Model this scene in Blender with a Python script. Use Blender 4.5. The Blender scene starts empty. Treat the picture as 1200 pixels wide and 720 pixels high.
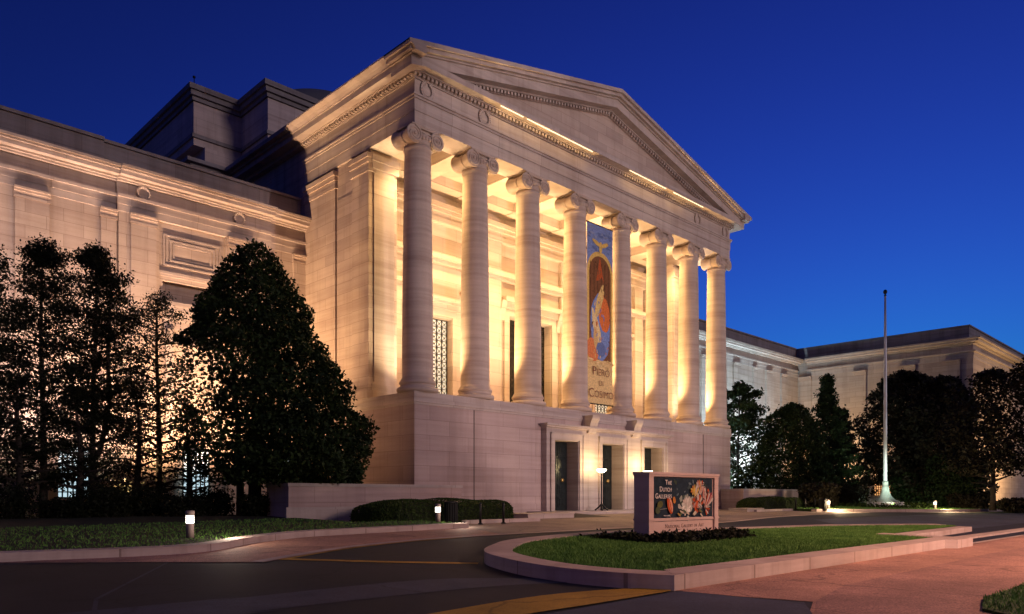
import bpy, bmesh, math, random
import numpy as np
from mathutils import Vector, Matrix
PI=math.pi; R=math.radians
rng=np.random.default_rng(7); random.seed(7)
SC=bpy.context.scene; COL=SC.collection

# ---------------------------------------------------------------- terrain
def g(Y): return 0.57*min(1.0,max(0.0,(Y-6)/24))

# ---------------------------------------------------------------- materials
def newmat(name):
    m=bpy.data.materials.new(name); m.use_nodes=True
    nt=m.node_tree; b=nt.nodes['Principled BSDF']; return m,nt,b
def N(nt,t,**kw):
    n=nt.nodes.new(t)
    for k,v in kw.items(): setattr(n,k,v)
    return n
def ramp(nt,fac,stops):
    r=N(nt,'ShaderNodeValToRGB'); e=r.color_ramp.elements
    while len(e)<len(stops): e.new(.5)
    for i,(p,c) in enumerate(stops): e[i].position=p; e[i].color=(*c,1)
    nt.links.new(fac,r.inputs[0]); return r.outputs[0]
def mixc(nt,blend,fac,a,b):
    m=N(nt,'ShaderNodeMix',data_type='RGBA',blend_type=blend)
    if isinstance(fac,(int,float)): m.inputs[0].default_value=fac
    else: nt.links.new(fac,m.inputs[0])
    for s,v in ((6,a),(7,b)):
        if isinstance(v,tuple): m.inputs[s].default_value=(*v,1)
        else: nt.links.new(v,m.inputs[s])
    return m.outputs[2]
def math_(nt,op,a,b=None):
    m=N(nt,'ShaderNodeMath',operation=op)
    for i,v in enumerate((a,b)):
        if v is None: continue
        if isinstance(v,(int,float)): m.inputs[i].default_value=v
        else: nt.links.new(v,m.inputs[i])
    return m.outputs[0]
def noise(nt,vec,scale,detail=4,rough=.55):
    n=N(nt,'ShaderNodeTexNoise'); n.inputs['Scale'].default_value=scale
    n.inputs['Detail'].default_value=detail; n.inputs['Roughness'].default_value=rough
    if vec is not None: nt.links.new(vec,n.inputs['Vector'])
    return n.outputs['Fac']
def pos(nt): return N(nt,'ShaderNodeNewGeometry').outputs['Position']
def bump(nt,b,h,strength=.3,dist=.02):
    bp=N(nt,'ShaderNodeBump'); bp.inputs['Strength'].default_value=strength; bp.inputs['Distance'].default_value=dist
    nt.links.new(h,bp.inputs['Height']); nt.links.new(bp.outputs[0],b.inputs['Normal'])

def stone(name,base,var=.12,bricks=True,bw=1.75,bh=.62,streak=1.0,stain=.5,mortar=.0085):
    m,nt,b=newmat(name)
    P=pos(nt); sp=N(nt,'ShaderNodeSeparateXYZ'); nt.links.new(P,sp.inputs[0])
    u=math_(nt,'ADD',sp.outputs[0],sp.outputs[1])
    cv=N(nt,'ShaderNodeCombineXYZ'); nt.links.new(u,cv.inputs[0]); nt.links.new(sp.outputs[2],cv.inputs[1])
    c=base
    # horizontal bedding veins of the marble
    mp=N(nt,'ShaderNodeMapping'); nt.links.new(P,mp.inputs[0]); mp.inputs['Scale'].default_value=(.12,.12,2.6)
    f1=noise(nt,mp.outputs[0],1.2,6,.65)
    d=tuple(x*(1-var*1.8) for x in base); l=tuple(min(1,x*(1+var*1.4)) for x in base)
    d=(d[0],d[1]*.95,d[2]*.93)
    col=ramp(nt,f1,[(.3,d),(.5,base),(.72,l)])
    f2=noise(nt,P,.35,5,.6)
    col=mixc(nt,'MULTIPLY',stain*.6,col,ramp(nt,f2,[(.3,(.72,.68,.66)),(.62,(1,1,1))]))
    f3=noise(nt,P,14,3,.6)
    col=mixc(nt,'MULTIPLY',.35,col,ramp(nt,f3,[(.3,(.85,.84,.82)),(.7,(1,1,1))]))
    # weather streaks running down
    mq=N(nt,'ShaderNodeMapping'); nt.links.new(P,mq.inputs[0]); mq.inputs['Scale'].default_value=(1.6,1.6,.09)
    f4=noise(nt,mq.outputs[0],1.0,5,.6)
    col=mixc(nt,'MULTIPLY',.45*streak,col,ramp(nt,f4,[(.33,(.62,.58,.55)),(.52,(1,1,1))]))
    if bricks:
        br=N(nt,'ShaderNodeTexBrick'); nt.links.new(cv.outputs[0],br.inputs['Vector'])
        br.inputs['Color1'].default_value=(.86,.835,.835,1); br.inputs['Color2'].default_value=(1.06,1.05,1.04,1)
        br.inputs['Mortar'].default_value=(.52,.48,.46,1); br.inputs['Scale'].default_value=1
        br.inputs['Mortar Size'].default_value=mortar; br.inputs['Brick Width'].default_value=bw; br.inputs['Row Height'].default_value=bh
        br.inputs['Bias'].default_value=0.0
        col=mixc(nt,'MULTIPLY',1.0,col,br.outputs['Color'])
    nt.links.new(col,b.inputs['Base Color']); b.inputs['Roughness'].default_value=.75
    b.inputs['Specular IOR Level'].default_value=.25
    bump(nt,b,f3,.12,.01)
    return m
def plain(name,c,rough=.6,metal=0,nscale=6,var=.15,spec=.3,bmp=0):
    m,nt,b=newmat(name); P=pos(nt)
    f=noise(nt,P,nscale,5,.6)
    col=ramp(nt,f,[(.3,tuple(x*(1-var) for x in c)),(.7,tuple(min(1,x*(1+var)) for x in c))])
    nt.links.new(col,b.inputs['Base Color']); b.inputs['Roughness'].default_value=rough; b.inputs['Metallic'].default_value=metal
    b.inputs['Specular IOR Level'].default_value=spec
    if bmp: bump(nt,b,f,bmp,.02)
    return m
def emit(name,c,s):
    m,nt,b=newmat(name)
    b.inputs['Base Color'].default_value=(.8,.8,.8,1)
    b.inputs['Emission Color'].default_value=(*c,1); b.inputs['Emission Strength'].default_value=s
    return m
def asphalt(name,c,speck=.35):
    m,nt,b=newmat(name); P=pos(nt)
    f=noise(nt,P,.45,6,.62); f2=noise(nt,P,34,3,.75); f3=noise(nt,P,4,5,.7)
    col=ramp(nt,f,[(.3,tuple(x*.72 for x in c)),(.7,tuple(x*1.25 for x in c))])
    col=mixc(nt,'MULTIPLY',speck*1.6,col,ramp(nt,f2,[(.35,(.45,.45,.45)),(.62,(1.35,1.35,1.35))]))
    col=mixc(nt,'MULTIPLY',.6,col,ramp(nt,f3,[(.3,(.75,.75,.75)),(.6,(1.1,1.1,1.1))]))
    vo=N(nt,'ShaderNodeTexVoronoi',feature='DISTANCE_TO_EDGE'); vo.inputs['Scale'].default_value=.22
    wv=N(nt,'ShaderNodeTexNoise'); wv.inputs['Scale'].default_value=1.1; wv.inputs['Detail'].default_value=5; nt.links.new(P,wv.inputs['Vector'])
    ad=N(nt,'ShaderNodeVectorMath',operation='ADD'); nt.links.new(P,ad.inputs[0]); nt.links.new(wv.outputs['Color'],ad.inputs[1]); nt.links.new(ad.outputs[0],vo.inputs['Vector'])
    ck=ramp(nt,vo.outputs['Distance'],[(.004,(.35,.35,.35)),(.010,(1,1,1))])
    col=mixc(nt,'MULTIPLY',.55,col,ck)
    f5=noise(nt,P,.16,4,.7); col=mixc(nt,'MULTIPLY',.7,col,ramp(nt,f5,[(.36,(.62,.62,.64)),(.60,(1.12,1.1,1.08))]))
    nt.links.new(col,b.inputs['Base Color']); b.inputs['Roughness'].default_value=.8; b.inputs['Specular IOR Level'].default_value=.3
    bump(nt,b,f2,.35,.012)
    return m
def leafmat(name,c,c2,sc=.9):
    m,nt,b=newmat(name); P=pos(nt)
    f=noise(nt,P,sc,3,.6); f2=noise(nt,P,11,2,.6)
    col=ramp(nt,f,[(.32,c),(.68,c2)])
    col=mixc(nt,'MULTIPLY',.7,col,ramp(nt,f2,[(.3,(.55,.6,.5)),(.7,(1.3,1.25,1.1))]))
    nt.links.new(col,b.inputs['Base Color']); b.inputs['Roughness'].default_value=.6; b.inputs['Specular IOR Level'].default_value=.12
    return m
def attrmat(name,rough=.5,sheen=.15):
    m,nt,b=newmat(name)
    a=N(nt,'ShaderNodeVertexColor'); a.layer_name='Col'
    P=pos(nt); f=noise(nt,P,9,4,.65); f2=noise(nt,P,45,3,.6)
    col=mixc(nt,'MULTIPLY',.8,a.outputs[0],ramp(nt,f,[(.3,(.6,.6,.6)),(.7,(1.25,1.25,1.25))]))
    col=mixc(nt,'MULTIPLY',.5,col,ramp(nt,f2,[(.3,(.7,.7,.7)),(.7,(1.2,1.2,1.2))]))
    nt.links.new(col,b.inputs['Base Color']); b.inputs['Roughness'].default_value=rough; b.inputs['Specular IOR Level'].default_value=sheen
    return m

M={}
M['marble']=stone('pink_marble',(.50,.415,.35),var=.075,streak=.7)
M['marble_pl']=stone('plinth_marble',(.47,.37,.335),var=.08,bw=2.6,bh=.78,streak=.8)
M['marble_col']=stone('column_marble',(.50,.405,.335),var=.12,bricks=False,streak=.55)
M['marble_trim']=stone('trim_marble',(.49,.425,.38),bricks=True,bw=3.4,bh=9,streak=.8)
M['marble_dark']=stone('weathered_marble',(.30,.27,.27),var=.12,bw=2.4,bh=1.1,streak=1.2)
M['roofdark']=plain('lead_roof',(.10,.10,.11),.6)
M['plaster']=stone('portico_stone',(.56,.47,.40),var=.05,bw=2.2,bh=.9,streak=.35,stain=.3)
M['kerb']=stone('kerb_granite',(.54,.45,.41),var=.10,bricks=True,bw=2.4,bh=5,streak=1.1,stain=1.0,mortar=.022)
M['signstone']=stone('sign_marble',(.52,.40,.37),var=.08,bricks=False,streak=.8)
M['asphalt']=asphalt('asphalt',(.016,.019,.029))
M['asphalt_old']=asphalt('asphalt_old',(.020,.021,.027))
M['asphalt_pale']=asphalt('asphalt_pale',(.050,.060,.095))
M['walk']=asphalt('exposed_aggregate',(.42,.235,.18),.6)
M['walk2']=asphalt('exposed_aggregate_dark',(.33,.185,.155),.6)
M['plaza']=asphalt('plaza_paving',(.25,.19,.17),.3)
M['yellow']=asphalt('yellow_paint',(.42,.25,.03),.3)
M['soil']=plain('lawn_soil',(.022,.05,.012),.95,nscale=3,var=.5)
M['earth']=plain('dark_soil',(.035,.026,.018),.95,nscale=8,var=.4)
M['dark_soil']=plain('lawn_soil_dimmed',(.014,.017,.008),.95,nscale=5,var=.5)  # left lawn soil, its dim light put into the dark colour
M['grassblade']=leafmat('grass_blades',(.07,.18,.035),(.15,.30,.07),1.4)
M['leaf_dark']=leafmat('holly_leaves',(.008,.015,.005),(.030,.050,.014))
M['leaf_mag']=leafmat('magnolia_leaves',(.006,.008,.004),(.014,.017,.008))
M['leaf_con']=leafmat('conifer_needles',(.011,.021,.008),(.026,.044,.015))
M['leaf_oak']=leafmat('oak_leaves',(.011,.010,.007),(.024,.020,.013))
M['leaf_hedge']=leafmat('boxwood_leaves',(.022,.042,.010),(.045,.075,.018),2)
M['bark']=plain('bark',(.035,.026,.020),.95,nscale=12,var=.4,bmp=.4)
M['bronze']=plain('dark_bronze',(.030,.040,.040),.35,.6,nscale=4,var=.35,spec=.5)
M['bronze_lit']=plain('lit_green_bronze',(.16,.27,.26),.38,.4,nscale=9,var=.45,spec=.5)  # bronze lightened, light on the left leaves put into the colour
M['gold']=plain('glint_brass',(.55,.38,.12),.35,.8)
M['black']=plain('black_metal',(.015,.015,.016),.45,.4)
M['iron']=plain('grille_iron',(.035,.028,.022),.5,.5)
M['steel']=plain('painted_pole',(.55,.55,.58),.4,.2,nscale=2,var=.06)
M['patina']=plain('flagpole_base_bronze',(.42,.47,.42),.5,.2)
M['white']=plain('white_stone',(.72,.72,.69),.7,var=.08)
M['bollard']=plain('bollard_concrete',(.20,.15,.14),.7)
M['lamp_cool']=emit('bollard_lamp',(1,.88,.72),3.5)
M['lamp_warm']=emit('torchiere_glass',(1,.85,.55),14)
M['strip']=emit('cornice_light_strip',(1,.76,.46),1.7)
M['win_lit']=emit('lit_window_glass',(.62,.85,.95),.9)
M['win_orange']=emit('amber_window_glass',(1,.42,.12),.8)
M['glass']=plain('window_glass',(.03,.035,.04),.12,0,spec=.6)
M['poster']=attrmat('printed_poster',.6,.05)
M['banner']=attrmat('printed_banner_cloth',.8,.1)
M['engraved']=plain('engraved_letters',(.16,.10,.085),.8)
M['letter_white']=plain('white_letters',(.75,.72,.68),.6,var=.03)
M['letter_brown']=plain('brown_letters',(.20,.06,.035),.7,var=.03)
M['mat']=plain('rubber_mat',(.03,.02,.02),.9)

# ---------------------------------------------------------------- object helpers
def tag(o,label=None,cat=None,group=None,kind=None):
    if label: o['label']=label
    if cat: o['category']=cat
    if group: o['group']=group
    if kind: o['kind']=kind
    return o
def empty(name,loc=(0,0,0),rz=0,label=None,cat=None,group=None,s=1):
    o=bpy.data.objects.new(name,None); COL.objects.link(o); o.location=loc; o.rotation_euler=(0,0,rz); o.scale=(s,s,s)
    o.empty_display_size=.3
    return tag(o,label,cat,group)
def link(name,me,mat,parent=None,loc=None,keep=False):
    o=bpy.data.objects.new(name,me); COL.objects.link(o)
    if mat is not None and not me.materials: me.materials.append(mat)
    if loc: o.location=loc
    if parent is not None:
        o.parent=parent
        if keep: o.matrix_parent_inverse=Matrix.Translation(-wloc(parent))
    return o
def wloc(o):
    v=Vector((0,0,0))
    # only used for chains of unrotated, unscaled world-built parents
    if o.type=='EMPTY': return Vector(o.location)
    return Vector((0,0,0))
class MB:
    def __init__(s): s.v=[]; s.f=[]; s.sm=[]
    def add(s,vs,fs,smooth=False):
        n=len(s.v); s.v+= [tuple(p) for p in vs]
        for f in fs: s.f.append(tuple(i+n for i in f)); s.sm.append(smooth)
        return s
    def box(s,x0,x1,y0,y1,z0,z1):
        if x1<x0: x0,x1=x1,x0
        if y1<y0: y0,y1=y1,y0
        return s.add([(x0,y0,z0),(x1,y0,z0),(x1,y1,z0),(x0,y1,z0),(x0,y0,z1),(x1,y0,z1),(x1,y1,z1),(x0,y1,z1)],
              [(0,3,2,1),(4,5,6,7),(0,1,5,4),(1,2,6,5),(2,3,7,6),(3,0,4,7)])
    def prism(s,pts,d,axis='y'):
        """pts in a plane (2d), extruded along axis between d[0], d[1]"""
        n=len(pts)
        def P(a,b,t):
            return {'y':(a,t,b),'x':(t,a,b),'z':(a,b,t)}[axis]
        vs=[P(a,b,d[0]) for a,b in pts]+[P(a,b,d[1]) for a,b in pts]
        fs=[tuple(range(n)),tuple(range(2*n-1,n-1,-1))]+[(i,i+n,(i+1)%n+n,(i+1)%n) for i in range(n)]
        return s.add(vs,fs)
    def lathe(s,prof,c=(0,0,0),seg=32,smooth=True,axis='z'):
        vs=[];fs=[]
        for r,z in prof:
            for k in range(seg):
                a=2*PI*k/seg; p=(r*math.cos(a),r*math.sin(a),z)
                if axis=='y': p=(p[0],p[2],p[1])
                if axis=='x': p=(p[2],p[0],p[1])
                vs.append((p[0]+c[0],p[1]+c[1],p[2]+c[2]))
        m=len(prof)
        for i in range(m-1):
            for k in range(seg):
                k2=(k+1)%seg; fs.append((i*seg+k,i*seg+k2,(i+1)*seg+k2,(i+1)*seg+k))
        s.add(vs,fs,smooth)
        n=len(s.v)
        s.f.append(tuple(range(n-len(vs)+seg-1,n-len(vs)-1,-1))); s.sm.append(False)
        s.f.append(tuple(range(n-seg,n))); s.sm.append(False)
        return s
    def tube(s,pts,rad,seg=8,smooth=True):
        pts=[Vector(p) for p in pts]; n=len(pts)
        if not hasattr(rad,'__len__'): rad=[rad]*n
        vs=[];fs=[]
        for i,p in enumerate(pts):
            t=(pts[min(i+1,n-1)]-pts[max(i-1,0)]).normalized()
            a=t.orthogonal().normalized() if abs(t.z)>.99 else t.cross(Vector((0,0,1))).normalized()
            b=t.cross(a)
            for k in range(seg):
                q=2*PI*k/seg; vs.append(tuple(p+rad[i]*(a*math.cos(q)+b*math.sin(q))))
        for i in range(n-1):
            for k in range(seg):
                k2=(k+1)%seg; fs.append((i*seg+k,i*seg+k2,(i+1)*seg+k2,(i+1)*seg+k))
        fs.append(tuple(range(seg))); fs.append(tuple(range((n-1)*seg,n*seg)))
        return s.add(vs,fs,smooth)
    def mesh(s,name):
        me=bpy.data.meshes.new(name); me.from_pydata(s.v,[],s.f); me.update()
        me.polygons.foreach_set('use_smooth',s.sm)
        bm=bmesh.new(); bm.from_mesh(me); bmesh.ops.recalc_face_normals(bm,faces=bm.faces); bm.to_mesh(me); bm.free()
        return me
    def build(s,name,mat,parent=None,keep=True,loc=None):
        return link(name,s.mesh(name),mat,parent,loc,keep and parent is not None)

def sheet(name,pts,dz,mat,label_kind='structure',zfun=g,bottom=None):
    """flat polygon that follows the ground; optional skirt down to 'bottom' (kerbs, raised lawns)"""
    bm=bmesh.new(); vs=[bm.verts.new((x,y,0)) for x,y in pts]; bm.faces.new(vs)
    for yc in (6,12,18,24,30):
        bmesh.ops.bisect_plane(bm,geom=bm.verts[:]+bm.edges[:]+bm.faces[:],plane_co=(0,yc,0),plane_no=(0,1,0))
    if bottom is not None:
        r=bmesh.ops.extrude_face_region(bm,geom=bm.faces[:])
        top=[v for v in r['geom'] if isinstance(v,bmesh.types.BMVert)]
        ts=set(top)
        for v in bm.verts: v.co.z=zfun(v.co.y)+(dz if v in ts else bottom)
    else:
        for v in bm.verts: v.co.z=zfun(v.co.y)+dz
    bmesh.ops.recalc_face_normals(bm,faces=bm.faces)
    if bottom is None:
        for f in bm.faces:
            if f.normal.z<0: f.normal_flip()
    me=bpy.data.meshes.new(name); bm.to_mesh(me); bm.free()
    o=link(name,me,mat)
    if label_kind: o['kind']=label_kind
    return o
def smooth_poly(pts,n=8,closed=False):
    P=[Vector((*p,0)) for p in pts]; out=[]
    m=len(P)
    for i in range(m-(0 if closed else 1)):
        p0=P[(i-1)%m] if (closed or i>0) else P[i]; p1=P[i]; p2=P[(i+1)%m]; p3=P[(i+2)%m] if (closed or i+2<m) else p2
        for k in range(n):
            t=k/n
            q=.5*((2*p1)+(-p0+p2)*t+(2*p0-5*p1+4*p2-p3)*t*t+(-p0+3*p1-3*p2+p3)*t**3)
            out.append((q.x,q.y))
    if not closed: out.append((P[-1].x,P[-1].y))
    return out
def offset(pts,d):
    out=[];n=len(pts)
    for i in range(n):
        a=Vector(pts[max(i-1,0)]);b=Vector(pts[min(i+1,n-1)]); t=(b-a).normalized()
        out.append((pts[i][0]-t.y*d,pts[i][1]+t.x*d))
    return out

def text_mesh(body,size,align='CENTER',small=True,ext=.004,space=1.05):
    c=bpy.data.curves.new('t','FONT'); c.body=body; c.size=size; c.align_x=align; c.extrude=ext; c.space_character=space; c.small_caps_scale=.78; c.offset=-.012*size if size>.3 else -.004*size
    if small:
        for f in c.body_format: f.use_small_caps=True
    o=bpy.data.objects.new('t',c); COL.objects.link(o)
    bpy.context.view_layer.update()
    me=bpy.data.meshes.new_from_object(o.evaluated_get(bpy.context.evaluated_depsgraph_get()))
    bpy.data.objects.remove(o); bpy.data.curves.remove(c)
    return me
def put_text(name,me,mat,parent,loc):
    """text facing -Y, lying in the XZ plane"""
    me.transform(Matrix.Rotation(PI/2,4,'X')); me.transform(Matrix.Translation(loc)); me.materials.clear()
    return link(name,me,mat,parent,None,True)

# leaves ------------------------------------------------------------
def leaf_mesh(name,P,size,mat,flat=.0,var=.5):
    P=np.asarray(P,dtype=np.float64); n=len(P)
    a=rng.normal(size=(n,3)); a/=np.linalg.norm(a,axis=1)[:,None]
    b=rng.normal(size=(n,3))
    if flat: a[:,2]*=(1-flat); a/=np.linalg.norm(a,axis=1)[:,None]; b[:,2]*=(1-flat)
    b-= (a*b).sum(1)[:,None]*a; b/=np.linalg.norm(b,axis=1)[:,None]
    s=size*(1+var*(rng.random(n)-.5)*2)[:,None]
    V=np.empty((n,4,3)); V[:,0]=P-a*s*.6; V[:,1]=P+b*s*.33; V[:,2]=P+a*s*.6; V[:,3]=P-b*s*.33
    me=bpy.data.meshes.new(name); me.vertices.add(n*4); me.vertices.foreach_set('co',V.reshape(-1))
    me.loops.add(n*4); me.loops.foreach_set('vertex_index',np.arange(n*4,dtype=np.int32))
    me.polygons.add(n); me.polygons.foreach_set('loop_start',np.arange(0,n*4,4,dtype=np.int32))
    me.polygons.foreach_set('loop_total',np.full(n,4,dtype=np.int32)); me.update(calc_edges=True); me.validate()
    me.materials.append(mat); return me
def blob_pts(n,c,r,shell=.5):
    d=rng.normal(size=(n,3)); d/=np.linalg.norm(d,axis=1)[:,None]
    rad=(rng.random(n)**(1/3.))*(1-shell)+shell*(.85+.2*rng.random(n)) if shell<1 else np.ones(n)
    return np.asarray(c)+d*rad[:,None]*np.asarray(r)

# ---------------------------------------------------------------- GROUND
sheet('ground',[(-900,-600),(1200,-600),(1200,1200),(-900,1200)],-.03,M['earth'])
sheet('road',[(-60,-12),(140,-12),(140,24.0),(-60,24.0)],0,M['asphalt'])
# ------ left lawn, kerb, footway
kl=[(-40,21.0),(-4,19.2),(3.2,17.75),(6.1,17.35),(7.6,17.75),(9.2,19.1),(11.2,20.3),(13.2,20.75),(19.0,21.55)]
klS=smooth_poly(kl,6)
KH=.19
kerb_in=offset(klS,.42)
sheet('kerb',klS+kerb_in[::-1],KH,M['kerb'],bottom=-.05)
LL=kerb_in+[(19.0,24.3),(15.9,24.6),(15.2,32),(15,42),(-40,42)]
sheet('lawn',LL,KH-.03,M['dark_soil'],bottom=-.02)
fw=[(-40,20.9),(-4,19.1),(3.2,17.5),(5.2,16.35),(7.35,14.75),(8.5,15.5),(11,16.85),(14,17.75),(17.5,18.05),(24.9,18.3),(33,18.6),(41,20.2),(48,20.8),(56,20.9),(63,20.2),(63,30.5),(15,30.5),(15,24.5),(19.2,24.3),(19,21.5)]+klS[::-1][1:-1]
sheet('pavement',fw,.008,M['plaza'])
sheet('footway_patch',[(3.2,17.6),(5.2,16.35),(7.35,14.78),(8.5,15.52),(11,16.87),(14,17.77),(17.5,18.07),(18.9,21.4)]+[p for p in klS[::-1] if 3.3<p[0]<18.9],.014,M['walk'])
# flush edging between footway and drive
ed=smooth_poly([(7.35,14.75),(8.5,15.5),(11,16.85),(14,17.75),(17.5,18.05),(24.9,18.3),(33,18.6),(41,20.2),(48,20.8),(56,20.9)],6)
sheet('kerb_edging',ed+offset(ed,.28)[::-1],.02,M['kerb'])
yl=ed[4:22]
sheet('road_marking',offset(yl,-.02)+offset(yl,-.14)[::-1],.012,M['yellow'])
# asphalt repairs
sheet('road_patch',[(-30,16.5),(3.0,17.3),(5.9,16.0),(3.31,11.72),(2.9,10.4),(-30,10.4)],.004,M['asphalt_old'])
sm=[(3.0,17.3),(5.9,16.0),(3.31,11.72),(2.9,10.4)]
sheet('road_seam',sm+offset(sm,.06)[::-1],.009,M['asphalt_pale'])
sheet('road_band',smooth_poly([(-20,11.2),(2.9,10.75),(4.5,10.6),(8.3,10.6),(10.2,9.4)],5)+smooth_poly([(10.2,8.7),(8.3,9.3),(4.5,9.4),(2.9,9.3),(-20,9.6)],5),.006,M['asphalt_pale'])
sheet('road_patch',[(41,17.9),(110,15.5),(110,9.8),(38,9.8),(34.5,13.5)],.004,M['asphalt_pale'])
# right foreground footway
sheet('footway',[(10.72,7.0),(140,7.0),(140,-9),(7.2,-9),(9.4,4.2),(11.2,4.9)],.008,M['walk'])
sheet('footway_patch',[(13.6,5.4),(24,5.55),(70,4.3),(70,-9),(6.5,-9),(9.5,4.15),(11.3,4.9)],.012,M['walk2'])
sheet('road_apron',[(-30,5.6),(10.7,6.9),(11.0,4.95),(9.5,4.1),(6.5,-9),(-30,-9)],.016,M['asphalt_pale'])
# yellow lines
sheet('road_marking',smooth_poly([(6.0,7.75),(8.5,7.95),(10.3,7.55),(10.68,7.05)],5)+[(10.55,6.98)]+smooth_poly([(9.6,6.95),(8.46,6.93),(7.42,6.95),(6.0,6.95)],5),.021,M['yellow'])
y1=smooth_poly([(7.85,15.1),(8.6,14.2),(9.34,13.3),(10.1,12.55),(10.75,11.9)],5)
sheet('road_marking',y1+offset(y1,.3)[::-1],.011,M['yellow'])
# ------ traffic island
isl=smooth_poly([(10.69,7.0),(10.28,7.75),(10.04,8.9),(10.25,10.3),(11.0,11.95),(12.4,13.2),(14.4,14.3),(18.5,15.0),(22,14.5),(26,13.75),(31,12.9),(36.5,10.6)],7)
isl_in=offset(isl,-.62)
IK=.26
kerb_path=isl
sheet('kerb',isl+isl_in[::-1],IK,M['kerb'],bottom=-.05)
sheet('kerb',[(10.69,7.0),(25.0,6.96),(25.3,6.70),(26.9,6.70),(26.9,9.35),(26.2,9.35),(26.2,7.56),(11.28,7.60)],IK+.003,M['kerb'],bottom=-.05)
sheet('kerb',[(26.95,8.75),(36.6,9.15),(36.6,9.65),(26.95,9.35)],.20,M['kerb'],bottom=-.05)
lawn_out=[(11.24,7.55)]+isl_in[1:-1]+[(36.0,10.4),(36.3,9.66),(26.95,9.36),(26.15,9.3),(26.15,7.55)]
sheet('lawn',lawn_out,IK-.05,M['soil'],bottom=-.02)
# right hand kerb strips beside the footway
sheet('kerb_edging',[(27.0,7.75),(140,7.9),(140,8.35),(27.0,8.25)],.06,M['kerb'],bottom=-.05)
sheet('kerb_edging',[(25.9,6.9),(140,6.95),(140,7.15),(25.9,7.08)],.03,M['kerb'])
# right lawn with lit kerb
rk=smooth_poly([(54.5,23.6),(57.5,22.6),(62,20.4),(70,17.8),(82,15.5),(100,14.0),(140,13.0)],6)
sheet('kerb',rk+offset(rk,.45)[::-1],.2,M['kerb'],bottom=-.05)
sheet('lawn',offset(rk,.45)+[(140,60),(54.5,60)],.17,M['soil'],bottom=-.02)
sheet('lawn_verge',smooth_poly([(60,18.7),(70,16.2),(85,14.2),(120,12.4)],5)+smooth_poly([(120,11.2),(85,13.1),(70,14.9),(60,18.3)],5),.03,M['soil'])
rkp=smooth_poly([(55,22.5),(58,21.9),(62,19.8),(70,17.2),(82,15.0),(100,13.5)],5)
sheet('pavement',rkp+offset(rkp,-1.0)[::-1],.012,M['plaza'])
sheet('lawn_verge',[(11.9,2.85),(13.2,3.15),(17,3.1),(17,0),(11.2,0),(11.3,2.2)],.05,M['soil'],bottom=-.03)

# grass blades --------------------------------------------------------
def poly_pts(poly,n):
    p=np.array(poly); lo=p.min(0); hi=p.max(0); out=[]
    tot=0
    while tot<n:
        q=lo+(hi-lo)*rng.random((n*2,2)); ins=np.zeros(len(q),bool); j=len(p)-1
        for i in range(len(p)):
            c=((p[i,1]>q[:,1])!=(p[j,1]>q[:,1]))&(q[:,0]<(p[j,0]-p[i,0])*(q[:,1]-p[i,1])/(p[j,1]-p[i,1]+1e-12)+p[i,0]); ins^=c; j=i
        q=q[ins]; out.append(q); tot+=len(q)
    return np.concatenate(out)[:n]
def grass(name,poly,n,h,dz,label,w=.012):
    q=poly_pts(poly,n); z=.57*np.clip((q[:,1]-6)/24,0,1)+dz
    patch=.55+.45*np.sin(q[:,0]*1.7+np.sin(q[:,1]*2.1)*1.3)*np.sin(q[:,1]*1.9+1)
    hh=h*(.55+.7*rng.random(n))*(.75+.35*patch); a=rng.random(n)*2*PI
    lean=rng.normal(size=(n,2))*h*.45
    V=np.empty((n,3,3)); ww=w*(.7+.6*rng.random(n))
    V[:,0,0]=q[:,0]-np.cos(a)*ww; V[:,0,1]=q[:,1]-np.sin(a)*ww; V[:,0,2]=z
    V[:,1,0]=q[:,0]+np.cos(a)*ww; V[:,1,1]=q[:,1]+np.sin(a)*ww; V[:,1,2]=z
    V[:,2,0]=q[:,0]+lean[:,0]; V[:,2,1]=q[:,1]+lean[:,1]; V[:,2,2]=z+hh
    me=bpy.data.meshes.new(name); me.vertices.add(n*3); me.vertices.foreach_set('co',V.reshape(-1))
    me.loops.add(n*3); me.loops.foreach_set('vertex_index',np.arange(n*3,dtype=np.int32))
    me.polygons.add(n); me.polygons.foreach_set('loop_start',np.arange(0,n*3,3,dtype=np.int32)); me.polygons.foreach_set('loop_total',np.full(n,3,dtype=np.int32)); me.update(calc_edges=True)
    o=link(name,me,M['grassblade']); tag(o,label,'grass',kind='stuff'); return o
grass('grass',lawn_out,110000,.07,IK-.05,'mown green grass on the raised island around the stone sign',.010)
grass('grass',[p for p in kerb_in if p[0]>2]+[(19.0,24.3),(15.9,24.6),(15,28),(3,26)],8000,.055,KH-.03,'dark mown grass behind the left kerb below the trees',.014)  # blades thinned so the darkened soil stands in for dim light
grass('grass',offset(rk,.5)[:30]+[(100,30),(56,26)],16000,.09,.17,'dim grass of the far right lawn around the flagpole',.03)
grass('grass',[(11.9,2.85),(13.2,3.15),(17,3.1),(17,0),(11.2,0),(11.3,2.2)],9000,.06,.05,'corner of rough grass at the near right edge of the footway',.008)

# ---------------------------------------------------------------- MUSEUM BUILDING
X0,Y0,X1=23.24,30.45,54.30; XC=38.77; YW=41.3; GB=.57
ZP=6.86; ZA=20.35; ZAT=21.8; ZF=22.72; ZS=22.85
museum=empty('museum_building',(XC,Y0,GB),0,'floodlit classical marble museum with a columned portico, pediment and long low wings','building')
def part(mb,name,mat,parent=museum): return mb.build(name,mat,parent,keep=(parent is museum))

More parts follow.
